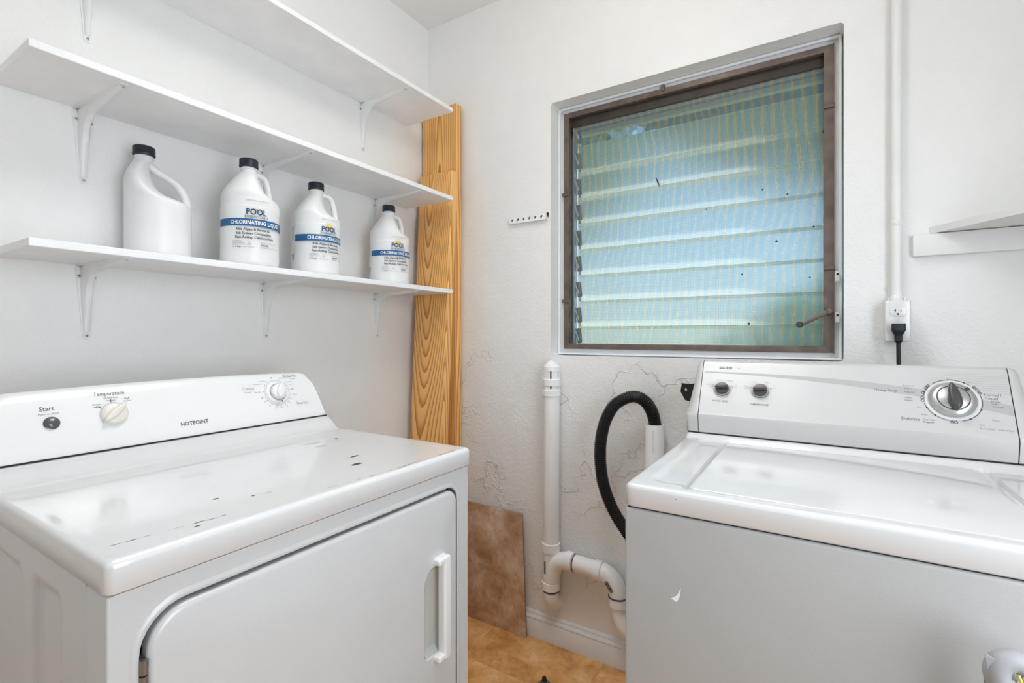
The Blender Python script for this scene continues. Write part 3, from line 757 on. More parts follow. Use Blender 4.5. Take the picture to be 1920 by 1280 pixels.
        tx('CHLORINATING LIQUID', 0, .1138, .0098, .132, 2, .025)
        tag(obj('product_lettering', b, ['navy', 'ink', 'white', 'inkdark', 'inklight'], t, None), kind='stuff'); b = bmesh.new()
        tx('Kills Algae & Bacteria,', -.008, .0955, .0064, .084, 3, .018)
        tag(obj('claim_lettering', b, ['navy', 'ink', 'white', 'inkdark', 'inklight'], t, None), kind='stuff'); b = bmesh.new()
        tx('Salt System Compatible,', -.006, .0850, .0064, .090, 3, .018)
        tag(obj('claim_lettering', b, ['navy', 'ink', 'white', 'inkdark', 'inklight'], t, None), kind='stuff'); b = bmesh.new()
        tx('Fast-Acting, Calcium-Free', -.004, .0745, .0064, .096, 3, .018)
        tag(obj('claim_lettering', b, ['navy', 'ink', 'white', 'inkdark', 'inklight'], t, None), kind='stuff'); b = bmesh.new()
        for q, s_ in enumerate(('ACTIVE INGREDIENT:', 'Sodium Hypochlorite ......... 10.0%', 'OTHER INGREDIENTS: ...... 90.0%', 'TOTAL: ......................... 100.0%')):
            tx(s_, -.060, .0645 - .0034 * q, .0019, None if q == 0 else .046, 1, .0, 'l')
        tx('NET', -.060, .0490, .0026, .006, 1, .0, 'l'); tx('1 Gal.', -.052, .0490, .0042, .015, 3, .01, 'l'); tx('(128 FL OZ) 3.79 L', -.034, .0487, .0028, .030, 4, .0, 'l')
        tx('KEEP OUT OF REACH OF CHILDREN', .010, .0615, .0026, .048, 4, .0, 'l')
        tx('DANGER', .010, .0555, .0050, .020, 1, .03, 'l')
        tx('See back panel for precautionary statements', .010, .0497, .0020, .052, 1, .0, 'l')
        tx('230918:22 H2 PLANT', .004, .172, .0032, .058, 4, .0)
        # bars and small print left of the band
        for q in range(9): band(b, -.133 + .0, -.120, .066 - q * .0022, .0666 - q * .0022 + .0004 * (q % 3), 3, .0006, 2)
        for q in range(12): band(b, -.133, -.121, .146 - q * .0034, .1472 - q * .0034, 4, .0006, 2)
        for q in range(14): band(b, .116, .130, .100 - q * .0036, .1012 - q * .0036, 4, .0006, 2)
        tag(obj('small_print', b, ['navy', 'ink', 'white', 'inkdark', 'inklight'], t, None), kind='stuff')
        b = bmesh.new(); pts = [(.0105 * math.cos(a), .1500 + .0095 * math.sin(a)) for a in [PI * k / 12 for k in range(13)]]
        c0 = (0, .1500)
        for p, q in zip(pts, pts[1:]): patch(b, [c0, p, q], lm, 0, .0003)
        for k in range(7):
            a = PI * (k + .5) / 7; d = Vector((math.cos(a), math.sin(a))); nn = Vector((-d.y, d.x)) * .0009
            c = Vector((0, .1500)); patch(b, [c + d * .0135 - nn, c + d * .0160 - nn, c + d * .0160 + nn, c + d * .0135 + nn], lm, 0, .0003)
        tag(obj('label_sun', b, sun, t, None), kind='stuff')
    return t
R_ = math.radians
ZS = 1.3561
jug((-1.421, .583, ZS), R_(90), 0, .030, 'unlabelled white jug with a big loop handle, leftmost on the lowest shelf', .286, 1, .925, labelled=False)
jug((-1.338, .771, ZS), R_(124), R_(12), .004, 'chlorine jug with its blue label facing front, second from the left, below a middle-shelf bracket', .300, sun='palesun')
jug((-1.362, .999, ZS), R_(101), R_(31), .0, 'chlorine jug with an open handle loop, second from the wooden boards', .300)
jug((-1.371, 1.322, ZS), R_(126), R_(25), .003, 'chlorine jug nearest the wooden boards, smallest looking of the four', .300)

# ------------------------------------------------------------------ pine boards in the corner
def board(a, bq, thick, mat, label, tilt=0, shave=.006):
    (x0, x1, y0, z0, z1) = a
    t = box((x0, y0, z0), (x1, y0 + thick, z1), shave, 3)
    if tilt:
        for v in t.verts: v.co.y -= (z1 - v.co.z) * tilt; 
        for v in t.verts: v.co.x += bq * (z1 - v.co.z)
    return tag(obj('wood_board', t, mat, smooth=40), label, 'board', 'pine boards in the corner')
board((-1.490, -1.300, 1.632, 0, 2.150), 0, .038, 'wood_a', 'taller pine board standing against the wall behind the other one')
board((-1.463, -1.285, 1.586, .0005, 1.853), .003, .038, 'wood_b', 'shorter pine board leaning in front of the taller one in the corner', .058)

# ------------------------------------------------------------------ dryer
DX0, DX1, DY0, DY1 = -1.36, -.683, .227, .913
D = thing('clothes_dryer', 'white front-loading dryer with a paint-chipped top, under the wall shelves', 'dryer', ((DX0 + DX1) / 2, (DY0 + DY1) / 2, 0))
ZT = .915
cx1 = DX1 - .007; cy0, cy1 = DY0 + .005, DY1 - .004
fm = lambda y, z, h: Vector((cx1 + h, y, z))                     # front face, outward +x
# front panel with the door opening
dy0, dy1, dz0, dz1 = .262, .868, .20, .840
op = rrect(dy0, dz0, dy1, dz1, (.05, .05, .034, .052), 8)
F_ = obj('front_panel', holed(rrect(cy0 + .002, .02, cy1 - .001, ZT - .0425, .002, 2), [op[::-1]], fm, -.016, .0), 'enamel_shade', D, 30)
# raised lip of the opening
lp = bmesh.new()
o0 = inset(op, -.010); o1 = inset(op, -.005); rr = []
for (o_, h) in ((o0, .0), (inset(op, -.008), .0012), (o1, .0022), (inset(op, -.002), .0022), (op, .0008), (op, -.014)):
    rr.append([lp.verts.new(fm(y, z, h)) for y, z in o_])
for A, B in zip(rr, rr[1:]):
    for k in range(len(A)): lp.faces.new((A[k], A[(k + 1) % len(A)], B[(k + 1) % len(A)], B[k]))
bmesh.ops.recalc_face_normals(lp, faces=lp.faces); obj('door_rim', lp, 'enamel_shade', D, 50)
obj('inner_shell', box((cx1 - .03, dy0 - .02, dz0 - .02), (cx1 - .0165, dy1 + .02, dz1 + .02)), 'gap', D)
# door
hy0, hy1, hz0, hz1 = .762, .806, .500, .698
do = rrect(dy0 + .0075, dz0 + .006, dy1 - .005, dz1 - .006, (.045, .045, .030, .046), 8)
hole = rrect(hy0 - .006, hz0 + .004, hy1 + .008, hz1 - .008, (.013, .0125, .0125, .030), 6)
t = bmesh.new(); rings = []
for k in range(5):
    a = .5 * PI * k / 4; rings.append([t.verts.new(fm(y, z, .006 - .008 * (1 - math.sin(a)) )) for y, z in inset(do, .008 * (1 - math.cos(a)))])
base = [t.verts.new(fm(y, z, -.012)) for y, z in do]; rings.insert(0, base)
for A, B in zip(rings, rings[1:]):
    for k in range(len(A)): t.faces.new((A[k], A[(k + 1) % len(A)], B[(k + 1) % len(A)], B[k]))
top = rings[-1]; hv = [t.verts.new(fm(y, z, .006)) for y, z in hole]
es = [t.edges.get((top[i], top[(i + 1) % len(top)])) for i in range(len(top))] + [t.edges.new((hv[i], hv[(i + 1) % len(hv)])) for i in range(len(hv))]
bmesh.ops.triangle_fill(t, edges=es, use_beauty=True)
# pocket behind the handle
pk = [hv]
for (d, h) in ((.003, .003), (.006, -.006), (.010, -.012)): pk.append([t.verts.new(fm(y, z, h)) for y, z in inset(hole, d)])
for A, B in zip(pk, pk[1:]):
    for k in range(len(A)): t.faces.new((A[k], A[(k + 1) % len(A)], B[(k + 1) % len(A)], B[k]))
t.faces.new(pk[-1]); bmesh.ops.recalc_face_normals(t, faces=t.faces)
DO = obj('door', t, 'enamel_shade', D, 40)
b = bmesh.new()
for (o_, h0, h1) in ((inset(hole, .0035), .0045, None),):
    A = [b.verts.new(fm(y, z, .0035)) for y, z in inset(hole, .0032)]; B = [b.verts.new(fm(y, z, -.0055)) for y, z in inset(hole, .0065)]; C = [b.verts.new(fm(y, z, -.0115)) for y, z in inset(hole, .0105)]
    for P_, Q_ in ((A, B), (B, C)):
        for k in range(len(A)): b.faces.new((P_[k], P_[(k + 1) % len(A)], Q_[(k + 1) % len(A)], Q_[k]))
    b.faces.new(C)
bmesh.ops.recalc_face_normals(b, faces=b.faces)
obj('handle_pocket', b, 'handle_in', DO, 40)
# upright grip
hb = slab(rrect(.8000, hz0 - .0105, .8235, hz1 + .0105, (.007, .010, .010, .007), 5), fm, .0055, .023, .0055, 4)
for zz in (hz1 - .0065, hz0 - .0100): slab(rrect(.784, zz, .8165, zz + .0165, (.0065, .0065, .0065, .0065), 5), fm, .0055, .0222, .0055, 4, bm=hb)
obj('handle', hb, 'console', DO, 50)
# hinge at the left edge of the door
hg = obj('hinge', box((cx1 - .014, dy0 - .004, .725), (cx1 - .004, dy0 + .006, .786)), 'gap', D)
for k in range(3): obj('hinge_knuckle', lathe([(0, 0), (.0046, .001), (.0048, .018), (0, .019)], (cx1 + .002, dy0 + .0045, .727 + .0195 * k), (0, 0, 1), 14), 'hinge', hg)
obj('kick_panel', box((cx1 - .02, cy0 + .01, .0), (cx1 - .012, cy1 - .01, .03)), 'gap', D)
# left side panel with pressed-in shapes, facing the camera side
xs = [cx1 - .064 - (.60) * i / 150 for i in range(151)]; zs = [.02 + (.853) * i / 130 for i in range(131)]
def side_depth(x, z):
    d = 0
    for (x0, x1, skew) in ((-.955, -.835, .0), (-1.22, -.996, .0)):
        q = sdf_rr(x, z, x0, .10, x1, .836, .020); d += .007 * sstep(0, .014, q)
    return d
obj('side_panel', grid_fn(xs, zs, lambda x, z: Vector((x, cy0 + side_depth(x, z), z))), 'enamel_shade', D, 60)
obj('corner_post', box((cx1 - .0635, cy0 - .0012, .02), (cx1 - .0002, cy0 + .012, ZT - .0425), .0035, 3), 'enamel_shade', D, 40)
obj('side_panel', box((DX0 + .02, cy1 - .004, .02), (cx1 - .001, cy1, ZT - .0425), .0012, 1), 'enamel_shade', D)
obj('back_panel', box((DX0 + .02, cy0 + .01, .02), (DX0 + .025, cy1 - .004, ZT)), 'enamel_shade', D)
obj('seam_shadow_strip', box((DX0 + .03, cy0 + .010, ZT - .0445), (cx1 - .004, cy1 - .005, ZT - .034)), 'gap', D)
# top
def lin(a, b, n): return [a + (b - a) * i / n for i in range(n + 1)]
def edge_lin(a, b, r, n):
    e = [r * (1 - math.cos(.5 * PI * k / 6)) for k in range(7)]
    return [a + q for q in e] + lin(a + r, b - r, n)[1:-1] + [b - q for q in e[::-1]]
def top_cover(x0, x1, y0, y1, z, r, drop, fn, nx=50, ny=40, rp=.012):
    xs = edge_lin(x0, x1, r, nx); ys = edge_lin(y0, y1, r, ny)
    t = bmesh.new(); g = []
    def put(x, y):
        # keep the plan corners rounded
        cx = min(max(x, x0 + rp), x1 - rp); cy = min(max(y, y0 + rp), y1 - rp); d = math.hypot(x - cx, y - cy)
        if x != cx and y != cy and d > 1e-9:
            m = max(abs(x - cx), abs(y - cy)); x = cx + (x - cx) / d * m; y = cy + (y - cy) / d * m
        s = sdf_rr(x, y, x0, y0, x1, y1, rp); s = max(0, min(r, s))
        zz = z - (r - math.sqrt(max(0, r * r - (r - s) ** 2)))
        return Vector((x, y, zz + fn(x, y)))
    for x in xs: g.append([t.verts.new(put(x, y)) for y in ys])
    for i in range(len(xs) - 1):
        for j in range(len(ys) - 1): t.faces.new((g[i][j], g[i + 1][j], g[i + 1][j + 1], g[i][j + 1]))
    lo = [g[i][0] for i in range(len(xs))] + [g[-1][j] for j in range(1, len(ys))] + [g[i][-1] for i in range(len(xs) - 2, -1, -1)] + [g[0][j] for j in range(len(ys) - 2, 0, -1)]
    prev = lo
    for (dz, ins) in ((drop - .003, 0), (drop, .003), (drop, .012)):
        ring = []
        for v in lo:
            cx = min(max(v.co.x, x0 + .02), x1 - .02); cy = min(max(v.co.y, y0 + .02), y1 - .02)
            d = Vector((v.co.x - cx, v.co.y - cy)); d = d.normalized() * ins if d.length > 1e-6 else d
            ring.append(t.verts.new((v.co.x - d.x, v.co.y - d.y, z - dz)))
        for k in range(len(lo)): t.faces.new((prev[k], prev[(k + 1) % len(lo)], ring[(k + 1) % len(lo)], ring[k]))
        prev = ring
    bmesh.ops.recalc_face_normals(t, faces=t.faces); return t
def dryer_top(x, y): return .0295 * sstep(-1.135, -1.19, x)
obj('top_panel', top_cover(DX0 + .02, DX1, DY0, DY1, ZT, .009, .040, dryer_top, 90, 40), 'enamel', D, 50)
# console: arched face, rounded top corners
YM = (DY0 + DY1) / 2
cm, ey = plane_map((-1.194, YM, .945), (0, 1, 0), (.125, 0, .056))
def console_d():
    t = bmesh.new(); hw0, hw1 = .338, .318; n = 40; cols = []
    def topz(s): return .1335 - .006 * (s * s)
    prof = []
    ss = [-1 + 2 * i / n for i in range(n + 1)]
    for s in ss:
        # end corners curve down
        k = abs(s); yb = s * hw0
        hgt = topz(s)
        k0 = .93 if s > 0 else .978
        if k > k0: hgt -= (.030 if s > 0 else .012) * (1 - math.sqrt(max(0, 1 - ((k - k0) / (1 - k0)) ** 2)))
        yt = s * (hw1 + (hw0 - hw1) * (1 - hgt / .14))
        c = []
        for q in range(9):
            f = q / 8; yy = yb + (yt - yb) * f; bulge = .002 * math.sin(PI * f); c.append(cm(yy, hgt * f, bulge))
        tp = cm(yt, hgt, 0)
        for q in range(1, 6):                       # rolled top edge
            a = .5 * PI * q / 5; c.append(Vector((tp.x - .014 * math.sin(a) * .9, tp.y, tp.z + .006 * math.sin(a * 1.2) - .002 * (1 - math.cos(a)))))
        c.append(Vector((-1.335, tp.y, tp.z - .012))); c.append(Vector((-1.335, cm(yb, 0).y, .90))); c.append(Vector((-1.19, cm(yb, 0).y, .90)))
        cols.append([t.verts.new(p) for p in c])
    for A, B in zip(cols, cols[1:]):
        for k in range(len(A)): t.faces.new((A[k], B[k], B[(k + 1) % len(A)], A[(k + 1) % len(A)]))
    t.faces.new(cols[0]); t.faces.new(cols[-1]); bmesh.ops.recalc_face_normals(t, faces=t.faces); return t
CO = obj('console', console_d(), 'console', D, 40)
obj('console_seam', box((-1.197, YM - .338, .9435), (-1.1915, YM + .338, .9475)), 'gap', D)
cmf = lambda x, y, h=0: cm(x, y, h + .0022 * math.sin(PI * max(0, min(1, y / .135))))
def D2(y, zx):   # world y on the console and slope distance from world z
    return y - YM, (zx - .945) / .9126
def dtext(bm, s, y, z, hgt, wd=None, mi=0, bold=.0, al='c', rot=0): a, b_ = D2(y, z); text(bm, s, cmf, a, b_, hgt, wd, al, bold, rot, mi)
b = bmesh.new()
dtext(b, 'Start', .3205, 1.034, .0085, .0215, 0, .008); dtext(b, 'Push to Start', .3225, 1.0245, .0036, .030, 0)
dtext(b, 'Temperature', .4190, 1.0530, .0085, .052, 0, .006)
dtext(b, 'Wrinkle Free', .4200, 1.0440, .0036, .024, 0); dtext(b, 'medium', .4200, 1.0390, .0036, .015, 0)
dtext(b, 'Cottons', .3960, 1.0330, .0036, .015, 0); dtext(b, 'regular', .3960, 1.0285, .0036, .013, 0)
dtext(b, 'Fluff', .4480, 1.0400, .0036, .009, 0); dtext(b, 'no heat', .4480, 1.0355, .0036, .014, 0)
dtext(b, 'Cottons', .7060, 1.0370, .0082, .028, 1, .0); dtext(b, 'Automatic', .7020, 1.0270, .0028, .018, 1)
dtext(b, 'Wrinkle Free', .8270, 1.0600, .0080, .038, 1, .0); dtext(b, 'Automatic', .8350, 1.0520, .0028, .014, 1)
dtext(b, 'Timed Dry', .8430, .9865, .0080, .033, 1, .0)
for (y, z, wd) in ((.7060, 1.0370, .034), (.8270, 1.0600, .044), (.8430, .9865, .039)):
    a, q = D2(y, z); o_ = rrect(a - wd / 2, q - .0075, a + wd / 2, q + .0075, .003, 3); stroke(b, o_ + [o_[0]], .0006, cmf, 2)
ty, tz = .7796, 1.0197
for (an, s) in ((98, 'OFF'), (68, 'More Dry'), (40, 'Less Dry'), (28, 'Cool Down'), (8, 'OFF'), (-14, '80 min'), (-32, '70'), (-50, '60'), (-68, '50'), (-86, '40'), (-106, '30'), (-128, '20'), (-150, '10'), (195, 'OFF'), (172, 'More Dry'), (140, 'Optimum Dry'), (125, 'Less Dry')):
    r = .0375; a, q = D2(ty, tz); a += r * math.cos(R_(an)); q += r * math.sin(R_(an)) * 1.0
    patch(b, circ(a, q, .0009, 8), cmf, 3)
    rt = .0430; wd = .0022 * len(s); a2, q2 = D2(ty, tz); a2 += rt * math.cos(R_(an)); q2 += rt * math.sin(R_(an))
    c = math.cos(R_(an)); al = 'l' if c > .25 else ('r' if c < -.25 else 'c'); text(b, s, cmf, a2, q2, .0032, wd, al, .0, 0, 3 if s == 'OFF' else 1)
ky, kz = .4212, 1.0119
for an in (143, 93, 40): 
    a, q = D2(ky, kz); stroke(b, [(a + .0235 * math.cos(R_(an)), q + .0235 * math.sin(R_(an))), (a + .0325 * math.cos(R_(an)), q + .0325 * math.sin(R_(an)))], .001, cmf, 3)
tag(obj('printed_lettering', b, ['ink', 'inklight', 'ringgrey', 'inkdark'], CO, None), kind='stuff')
b = bmesh.new(); dtext(b, 'HOTPOINT', .5670, .9740, .0088, .058, 0, .03); tag(obj('brand_lettering', b, 'ink', CO, None), kind='stuff')
cn = Vector((.125, 0, .056)).normalized()
def cpt(y, z, h=0): a, q = D2(y, z); return cmf(a, q, h)
obj('start_button', lathe([(.0118, -.001), (.0122, .0015), (.0108, .002), (.0104, .0035), (.0098, .0055), (.007, .0068), (0, .0074)], cpt(.3243, 1.0072), cn, 32), 'button', D, 50)
def grip_knob(parent, p, n, up_ang, r, hgt, mats, ex, ey_, grip_w=.35, tipout=1.05, name='knob'):
    """round knob with a raised finger grip across it"""
    P0 = Vector(p); ex = Vector(ex).normalized(); ey_ = Vector(ey_).normalized(); n = Vector(n).normalized()
    k = obj(name, lathe([(r * 1.0, -.001), (r, hgt * .25), (r * .97, hgt * .42), (r * .85, hgt * .55), (r * .5, hgt * .62), (0, hgt * .64)], P0, n, 36), mats[0], parent, 50)
    c, s = math.cos(up_ang), math.sin(up_ang); gx_ = ex * c + ey_ * s; gy_ = n.cross(gx_)
    out = []
    for q in range(24):
        a = 2 * PI * q / 24; x = math.cos(a); y = math.sin(a)
        out.append((x * r * tipout, y * r * grip_w * (1 - .45 * max(0, x) ** 2)))
    g = slab(out, lambda x, y, h: P0 + gx_ * x + gy_ * y + n * h, hgt * .1, hgt, min(r * .16, hgt * .3), 4, taper=r * .03, ell=(r * tipout, r * grip_w))
    obj('grip', g, mats[1], k, 50); return k
k = grip_knob(D, cpt(ky, kz), cn, R_(40), .0235, .017, ('cream', 'cream'), (0, 1, 0), ey, .33, 1.15, 'temperature_knob')
# timer dial: grey ring, white skirt, domed knob
td = obj('timer_dial', lathe([(.0335, -.0005), (.0335, .0008), (.0300, .0010), (.0300, .0028), (.0285, .0036), (.0240, .0036), (0, .0036)], cpt(ty, tz), cn, 48), 'knobwhite', D, 30)
obj('dial_ring', lathe([(.0300, .0), (.0352, .0), (.0352, .0012), (.0300, .0012)], cpt(ty, tz), cn, 48), 'ringgrey', td, 30)
grip_knob(td, cpt(ty, tz, .0036), cn, R_(68), .0205, .020, ('knobwhite', 'knobwhite'), (0, 1, 0), ey, .50, 1.03, 'timer_knob')
obj('dial_rim', lathe([(.0212, .0), (.0226, .0), (.0226, .002), (.0212, .002)], cpt(ty, tz, .0036), cn, 40), 'silver', td, 30)
b = bmesh.new(); a, q = D2(ty, tz); patch(b, [(a + .002, q - .0235), (a + .0045, q - .0245), (a + .0055, q - .0305), (a + .008, q - .0240)][::1], lambda x, y, h: cmf(x, y, .0040), 0); obj('pointer', b, 'navy', td, None)
# chipped paint, a smudge or two, and the scuffed front edge
b = bmesh.new(); rc = random.Random(5)
def blob(x, y, rx, ry, mi=0, n=11, z=ZT + .0003):
    patch(b, [(x + rx * math.cos(2 * PI * k / n) * rc.uniform(.65, 1.2), y + ry * math.sin(2 * PI * k / n) * rc.uniform(.65, 1.2)) for k in range(n)], lambda a, c, h: Vector((a, c, z)), mi)
for (x, y, rx, ry) in ((-.7876, .6701, .006, .0125), (-.8426, .7126, .004, .011), (-1.0253, .8091, .004, .006), (-.8081, .4108, .0035, .004), (-.7734, .4509, .0025, .003), (-.7144, .3389, .002, .004), (-.825, .788, .002, .003), (-.80, .83, .0012, .002), (-1.01, .80, .0015, .002), (-.95, .62, .001, .002)): blob(x, y, rx, ry)
for k in range(60):
    y = rc.uniform(.25, .885)
    if rc.random() < .5 and y < .6: continue
    blob(-.736 + .040 * min(1, (y - .26) / .4) + rc.uniform(-.0012, .0012), y, rc.uniform(.0004, .0009), rc.uniform(.003, .010), 0, 7, ZT + .0002)
tag(obj('paint_chips', b, 'chip', D, None), kind='stuff')
b = bmesh.new()
for (x, y, rx, ry) in ((-1.03, .745, .012, .022), (-.985, .735, .006, .014), (-.77, .475, .004, .006)): blob(x, y, rx, ry, 0, 15, ZT + .0002)
tag(obj('smudges', b, 'smudge', D, None), kind='stuff')

# ------------------------------------------------------------------ washer
VX0, VX1, VY0, VY1 = -.293, .364, .836, 1.50
Wd = thing('washing_machine', 'white top-loading washer with a grey-striped console, below the window', 'washer', ((VX0 + VX1) / 2, (VY0 + VY1) / 2, 0))
lx0, lx1, ly0, ly1 = -.192, .262, .868, 1.285
def deck(x, y):
    z = .012 * sstep(1.285, 1.315, y)
    q = sdf_rr(x, y, -.262, .872, .333, 1.292, .03); z -= .0035 * sstep(0, .014, q)
    q2 = sdf_rr(x, y, lx0 - .004, ly0 - .003, lx1 + .004, ly1 + .002, .012); z -= .012 * sstep(-.006, .001, q2)
    return z
obj('top_cover', top_cover(VX0, VX1, VY0, VY1, ZT, .009, .040, deck, 110, 90, .014), 'enamel', Wd, 50)
lo = rrect(lx0, ly0, lx1, ly1, (.014, .014, .004, .004), 4)
lo = [(x, y) for x, y in lo]
# back corners of the lid are cut off at an angle
lo = rrect(lx0, ly0, lx1, ly1, .012, 4)[:10] + [(lx1, ly1 - .030), (lx1 - .018, ly1 - .004), (lx1 - .04, ly1), (lx0 + .012, ly1), (lx0 + .003, ly1 - .004), (lx0, ly1 - .014)]
obj('lid', slab(lo, lambda x, y, h: Vector((x, y, ZT - .014 + h)), 0, .0135, .0028, 3), 'enamel', Wd, 40)
obj('body', box((VX0 + .001, VY0 + .001, .02), (VX1 - .001, VY1 - .01, ZT - .0425), .005, 3), 'enamel_washer_shade', Wd, 40)
obj('cover_seam', box((VX0 + .006, VY0 + .006, ZT - .0445), (VX1 - .006, VY1 - .02, ZT - .034)), 'gap', Wd)
obj('plinth', box((VX0 + .02, VY0 + .02, 0), (VX1 - .02, VY1 - .03, .02)), 'gap', Wd)
# console
KX0, KX1 = VX0 + .030, .318
cprof = [(1.312, .9265), (1.306, .930), (1.300, .968), (1.3012, .9755), (1.304, .9795), (1.371, 1.095), (1.376, 1.1025), (1.384, 1.1065), (1.47, 1.103), (1.48, 1.09), (1.48, .9265)]
def extr(prof, x0, x1, bm=None, shrink=None):
    t = bmesh.new(); A = [t.verts.new((x0, y, z)) for y, z in prof]; B = [t.verts.new((x1, y, z)) for y, z in prof]
    n = len(prof)
    for k in range(n): t.faces.new((A[k], B[k], B[(k + 1) % n], A[(k + 1) % n]))
    t.faces.new(A); t.faces.new(B); bmesh.ops.recalc_face_normals(t, faces=t.faces); return t
CW = obj('console', extr(cprof, KX0 + .0008, KX1 - .0008), 'console_w', Wd, 25)
obj('console_seam', extr([(y + .002, z - .002 if z > 1 else z) for y, z in cprof], KX0 - .001, KX0 + .001), 'gap', Wd, 25)
obj('console_seam', extr([(y + .002, z - .002 if z > 1 else z) for y, z in cprof], KX1 - .001, KX1 + .001), 'gap', Wd, 25)
obj('console_seam', box((VX0 + .004, 1.3085, .925), (VX1 - .016, 1.33, .9275)), 'gap', Wd)
def endcap(xa, xb):
    t = bmesh.new(); cols = []; n = 10; cyy, czz = 1.42, 1.0
    for k in range(n + 1):
        f = k / n; x = xa + (xb - xa) * (math.sin(f * PI / 2)); sh = 1 - math.sqrt(max(0, 1 - f * f))
        ring = []
        for y, z in cprof:
            up = sstep(.97, 1.10, z); yy = y + (.030 * up + .006) * sh * (1 if y < 1.42 else -.5); zz = z - .040 * up * sh
            ring.append(t.verts.new((xa + (xb - xa) * f * (1 - .28 * up * f) if f < 1 else xa + (xb - xa) * (1 - .28 * up), yy, zz)))
        cols.append(ring)
    m = len(cprof)
    for A, B in zip(cols, cols[1:]):
        for k in range(m): t.faces.new((A[k], B[k], B[(k + 1) % m], A[(k + 1) % m]))
    t.faces.new(cols[0]); t.faces.new(cols[-1]); bmesh.ops.recalc_face_normals(t, faces=t.faces); return t
obj('console_end_cap', endcap(KX0 - .001, VX0 + .0005), 'console_w', Wd, 45)
obj('console_end_cap', endcap(KX1 + .001, VX1 - .012), 'console_w', Wd, 45)
# surface map of the sloping face
P0 = Vector((0, 1.304, .9795)); dirv = (Vector((0, 1.371, 1.095)) - P0); wn_ = Vector((0, -dirv.z, dirv.y)).normalized()
km, ky_ = plane_map(P0, (1, 0, 0), wn_)
SL = dirv.length
def K2(x, z): return x, (z - .9795) / dirv.z * SL
def ktext(bm, s, x, z, hgt, wd=None, mi=0, bold=0., al='c'): a, q = K2(x, z); text(bm, s, km, a, q, hgt, wd, al, bold, 0, mi)
# grey swoosh
b = bmesh.new(); up_, dn_ = [], []
for k in range(41):
    f = k / 40; x = KX0 + .004 + (KX1 - .002 - KX0 - .004) * f
    zt_ = 1.079 - .004 * f - .040 * f ** 3 ; th = .003 + .010 * sstep(0, 1, f) + .006 * f
    up_.append(K2(x, zt_)); dn_.append(K2(x, zt_ - th))
for k in range(40): patch(b, [dn_[k], dn_[k + 1], up_[k + 1], up_[k]], km, 0, .0002)
obj('stripe', b, 'swoosh', CW, None)
b = bmesh.new()
# fine ruled lines above the stripe on the right
for k in range(9): z = 1.056 + .0045 * k; stroke(b, [K2(.19 + .004 * k if z > 1.075 else .262, z), K2(KX1 - .004, z)], .0005, km, 1)
tag(obj('ruled_lines', b, ['ink', 'swoosh'], CW, None), kind='stuff')
b = bmesh.new()
a, q = K2(-.2085, 1.0885); patch(b, rrect(a - .0145, q - .0032, a + .0145, q + .0032, .001, 2), km, 3); text(b, 'KENMORE', km, a, q, .0042, .025, 'c', .01, 0, 4, th=.0006)
ktext(b, '400', -.178, 1.0885, .0026, .008, 1)
x1_, x2_ = -.2114, -.1255
ktext(b, 'WATER LEVEL', x1_ - .003, 1.0085, .0050, .036, 0, .004); ktext(b, 'TEMPERATURE', x2_ - .001, 1.0060, .0050, .040, 0, .006)
for (s, x, z, wd) in (('Ex Small', -.2415, 1.0470, .017), ('Load', -.2400, 1.0425, .009), ('Small', -.2225, 1.0580, .010), ('Medium', -.1950, 1.0575, .016), ('Large', -.1830, 1.0470, .010), ('Load', -.1830, 1.0425, .009),
                      ('Tap', -.1575, 1.0470, .007), ('Cold', -.1575, 1.0425, .009), ('Cool', -.1400, 1.0575, .009), ('Warm', -.1110, 1.0570, .012), ('Hot', -.0960, 1.0450, .007)):
    ktext(b, s, x, z, .0030, wd, 1)
for xx in (x1_, x2_):
    for sx_ in (-1, 1): a, q = K2(xx + sx_ * .0225, 1.0435); o_ = circ(a, q, .0013, 8); stroke(b, o_ + [o_[0]], .0005, km, 3)
XB, ZB = .2277, 1.0391
ktext(b, 'Heavy Duty', .1190, 1.0530, .0058, .040, 0, .004); ktext(b, 'Delicate', .1580, .9985, .0060, .030, 0, .004)
ktext(b, 'Normal /', .2905, 1.0530, .0056, .025, 0, .004); ktext(b, 'Casual', .2875, 1.0465, .0056, .019, 0, .004)
for (s, x, z, wd, al) in (('Express', .1680, 1.0640, .018, 'r'), ('Light', .1640, 1.0590, .012, 'r'), ('Regular', .1690, 1.0515, .018, 'r'), ('Heavy', .1640, 1.0400, .014, 'r'), ('Super', .1640, 1.0350, .014, 'r'),
                          ('Regular', .2870, 1.0405, .014, 'l'), ('Light', .2870, 1.0360, .010, 'l'), ('Express', .2880, 1.0310, .015, 'l'),
                          ('Express', .1780, .9990, .018, 'l'), ('Regular', .1780, .9945, .018, 'l'),
                          ('Rinse', XB, 1.0805, .010, 'c'), ('Spin', .2570, 1.0760, .008, 'c'), ('Rinse', .2890, 1.0060, .010, 'c'), ('Spin', .2680, .9960, .008, 'c'), ('Spin', .1780, 1.0225, .008, 'r'), ('Rinse', .1860, 1.0085, .010, 'r')):
    ktext(b, s, x, z, .0036, wd, 0 if 'Ex' in s or 'Li' in s or 'Re' in s or 'He' in s or 'Su' in s else 1, 0., al)
ktext(b, 'Pull to Start', .2755, .9895, .0036, .021, 1); ktext(b, 'Push to Stop', .3020, .9895, .0036, .021, 1)
def arc(a0, a1, r, wd=.0010, mi=3):
    a, q = K2(XB, ZB); n = max(2, int(abs(a1 - a0) / 5)); stroke(b, [(a + r * math.cos(R_(a0 + (a1 - a0) * k / n)), q + r * math.sin(R_(a0 + (a1 - a0) * k / n))) for k in range(n + 1)], wd, km, mi)
RA = .0460
arc(128, 50, RA); arc(18, -75, RA); arc(-100, -168, RA); arc(172, 140, RA)
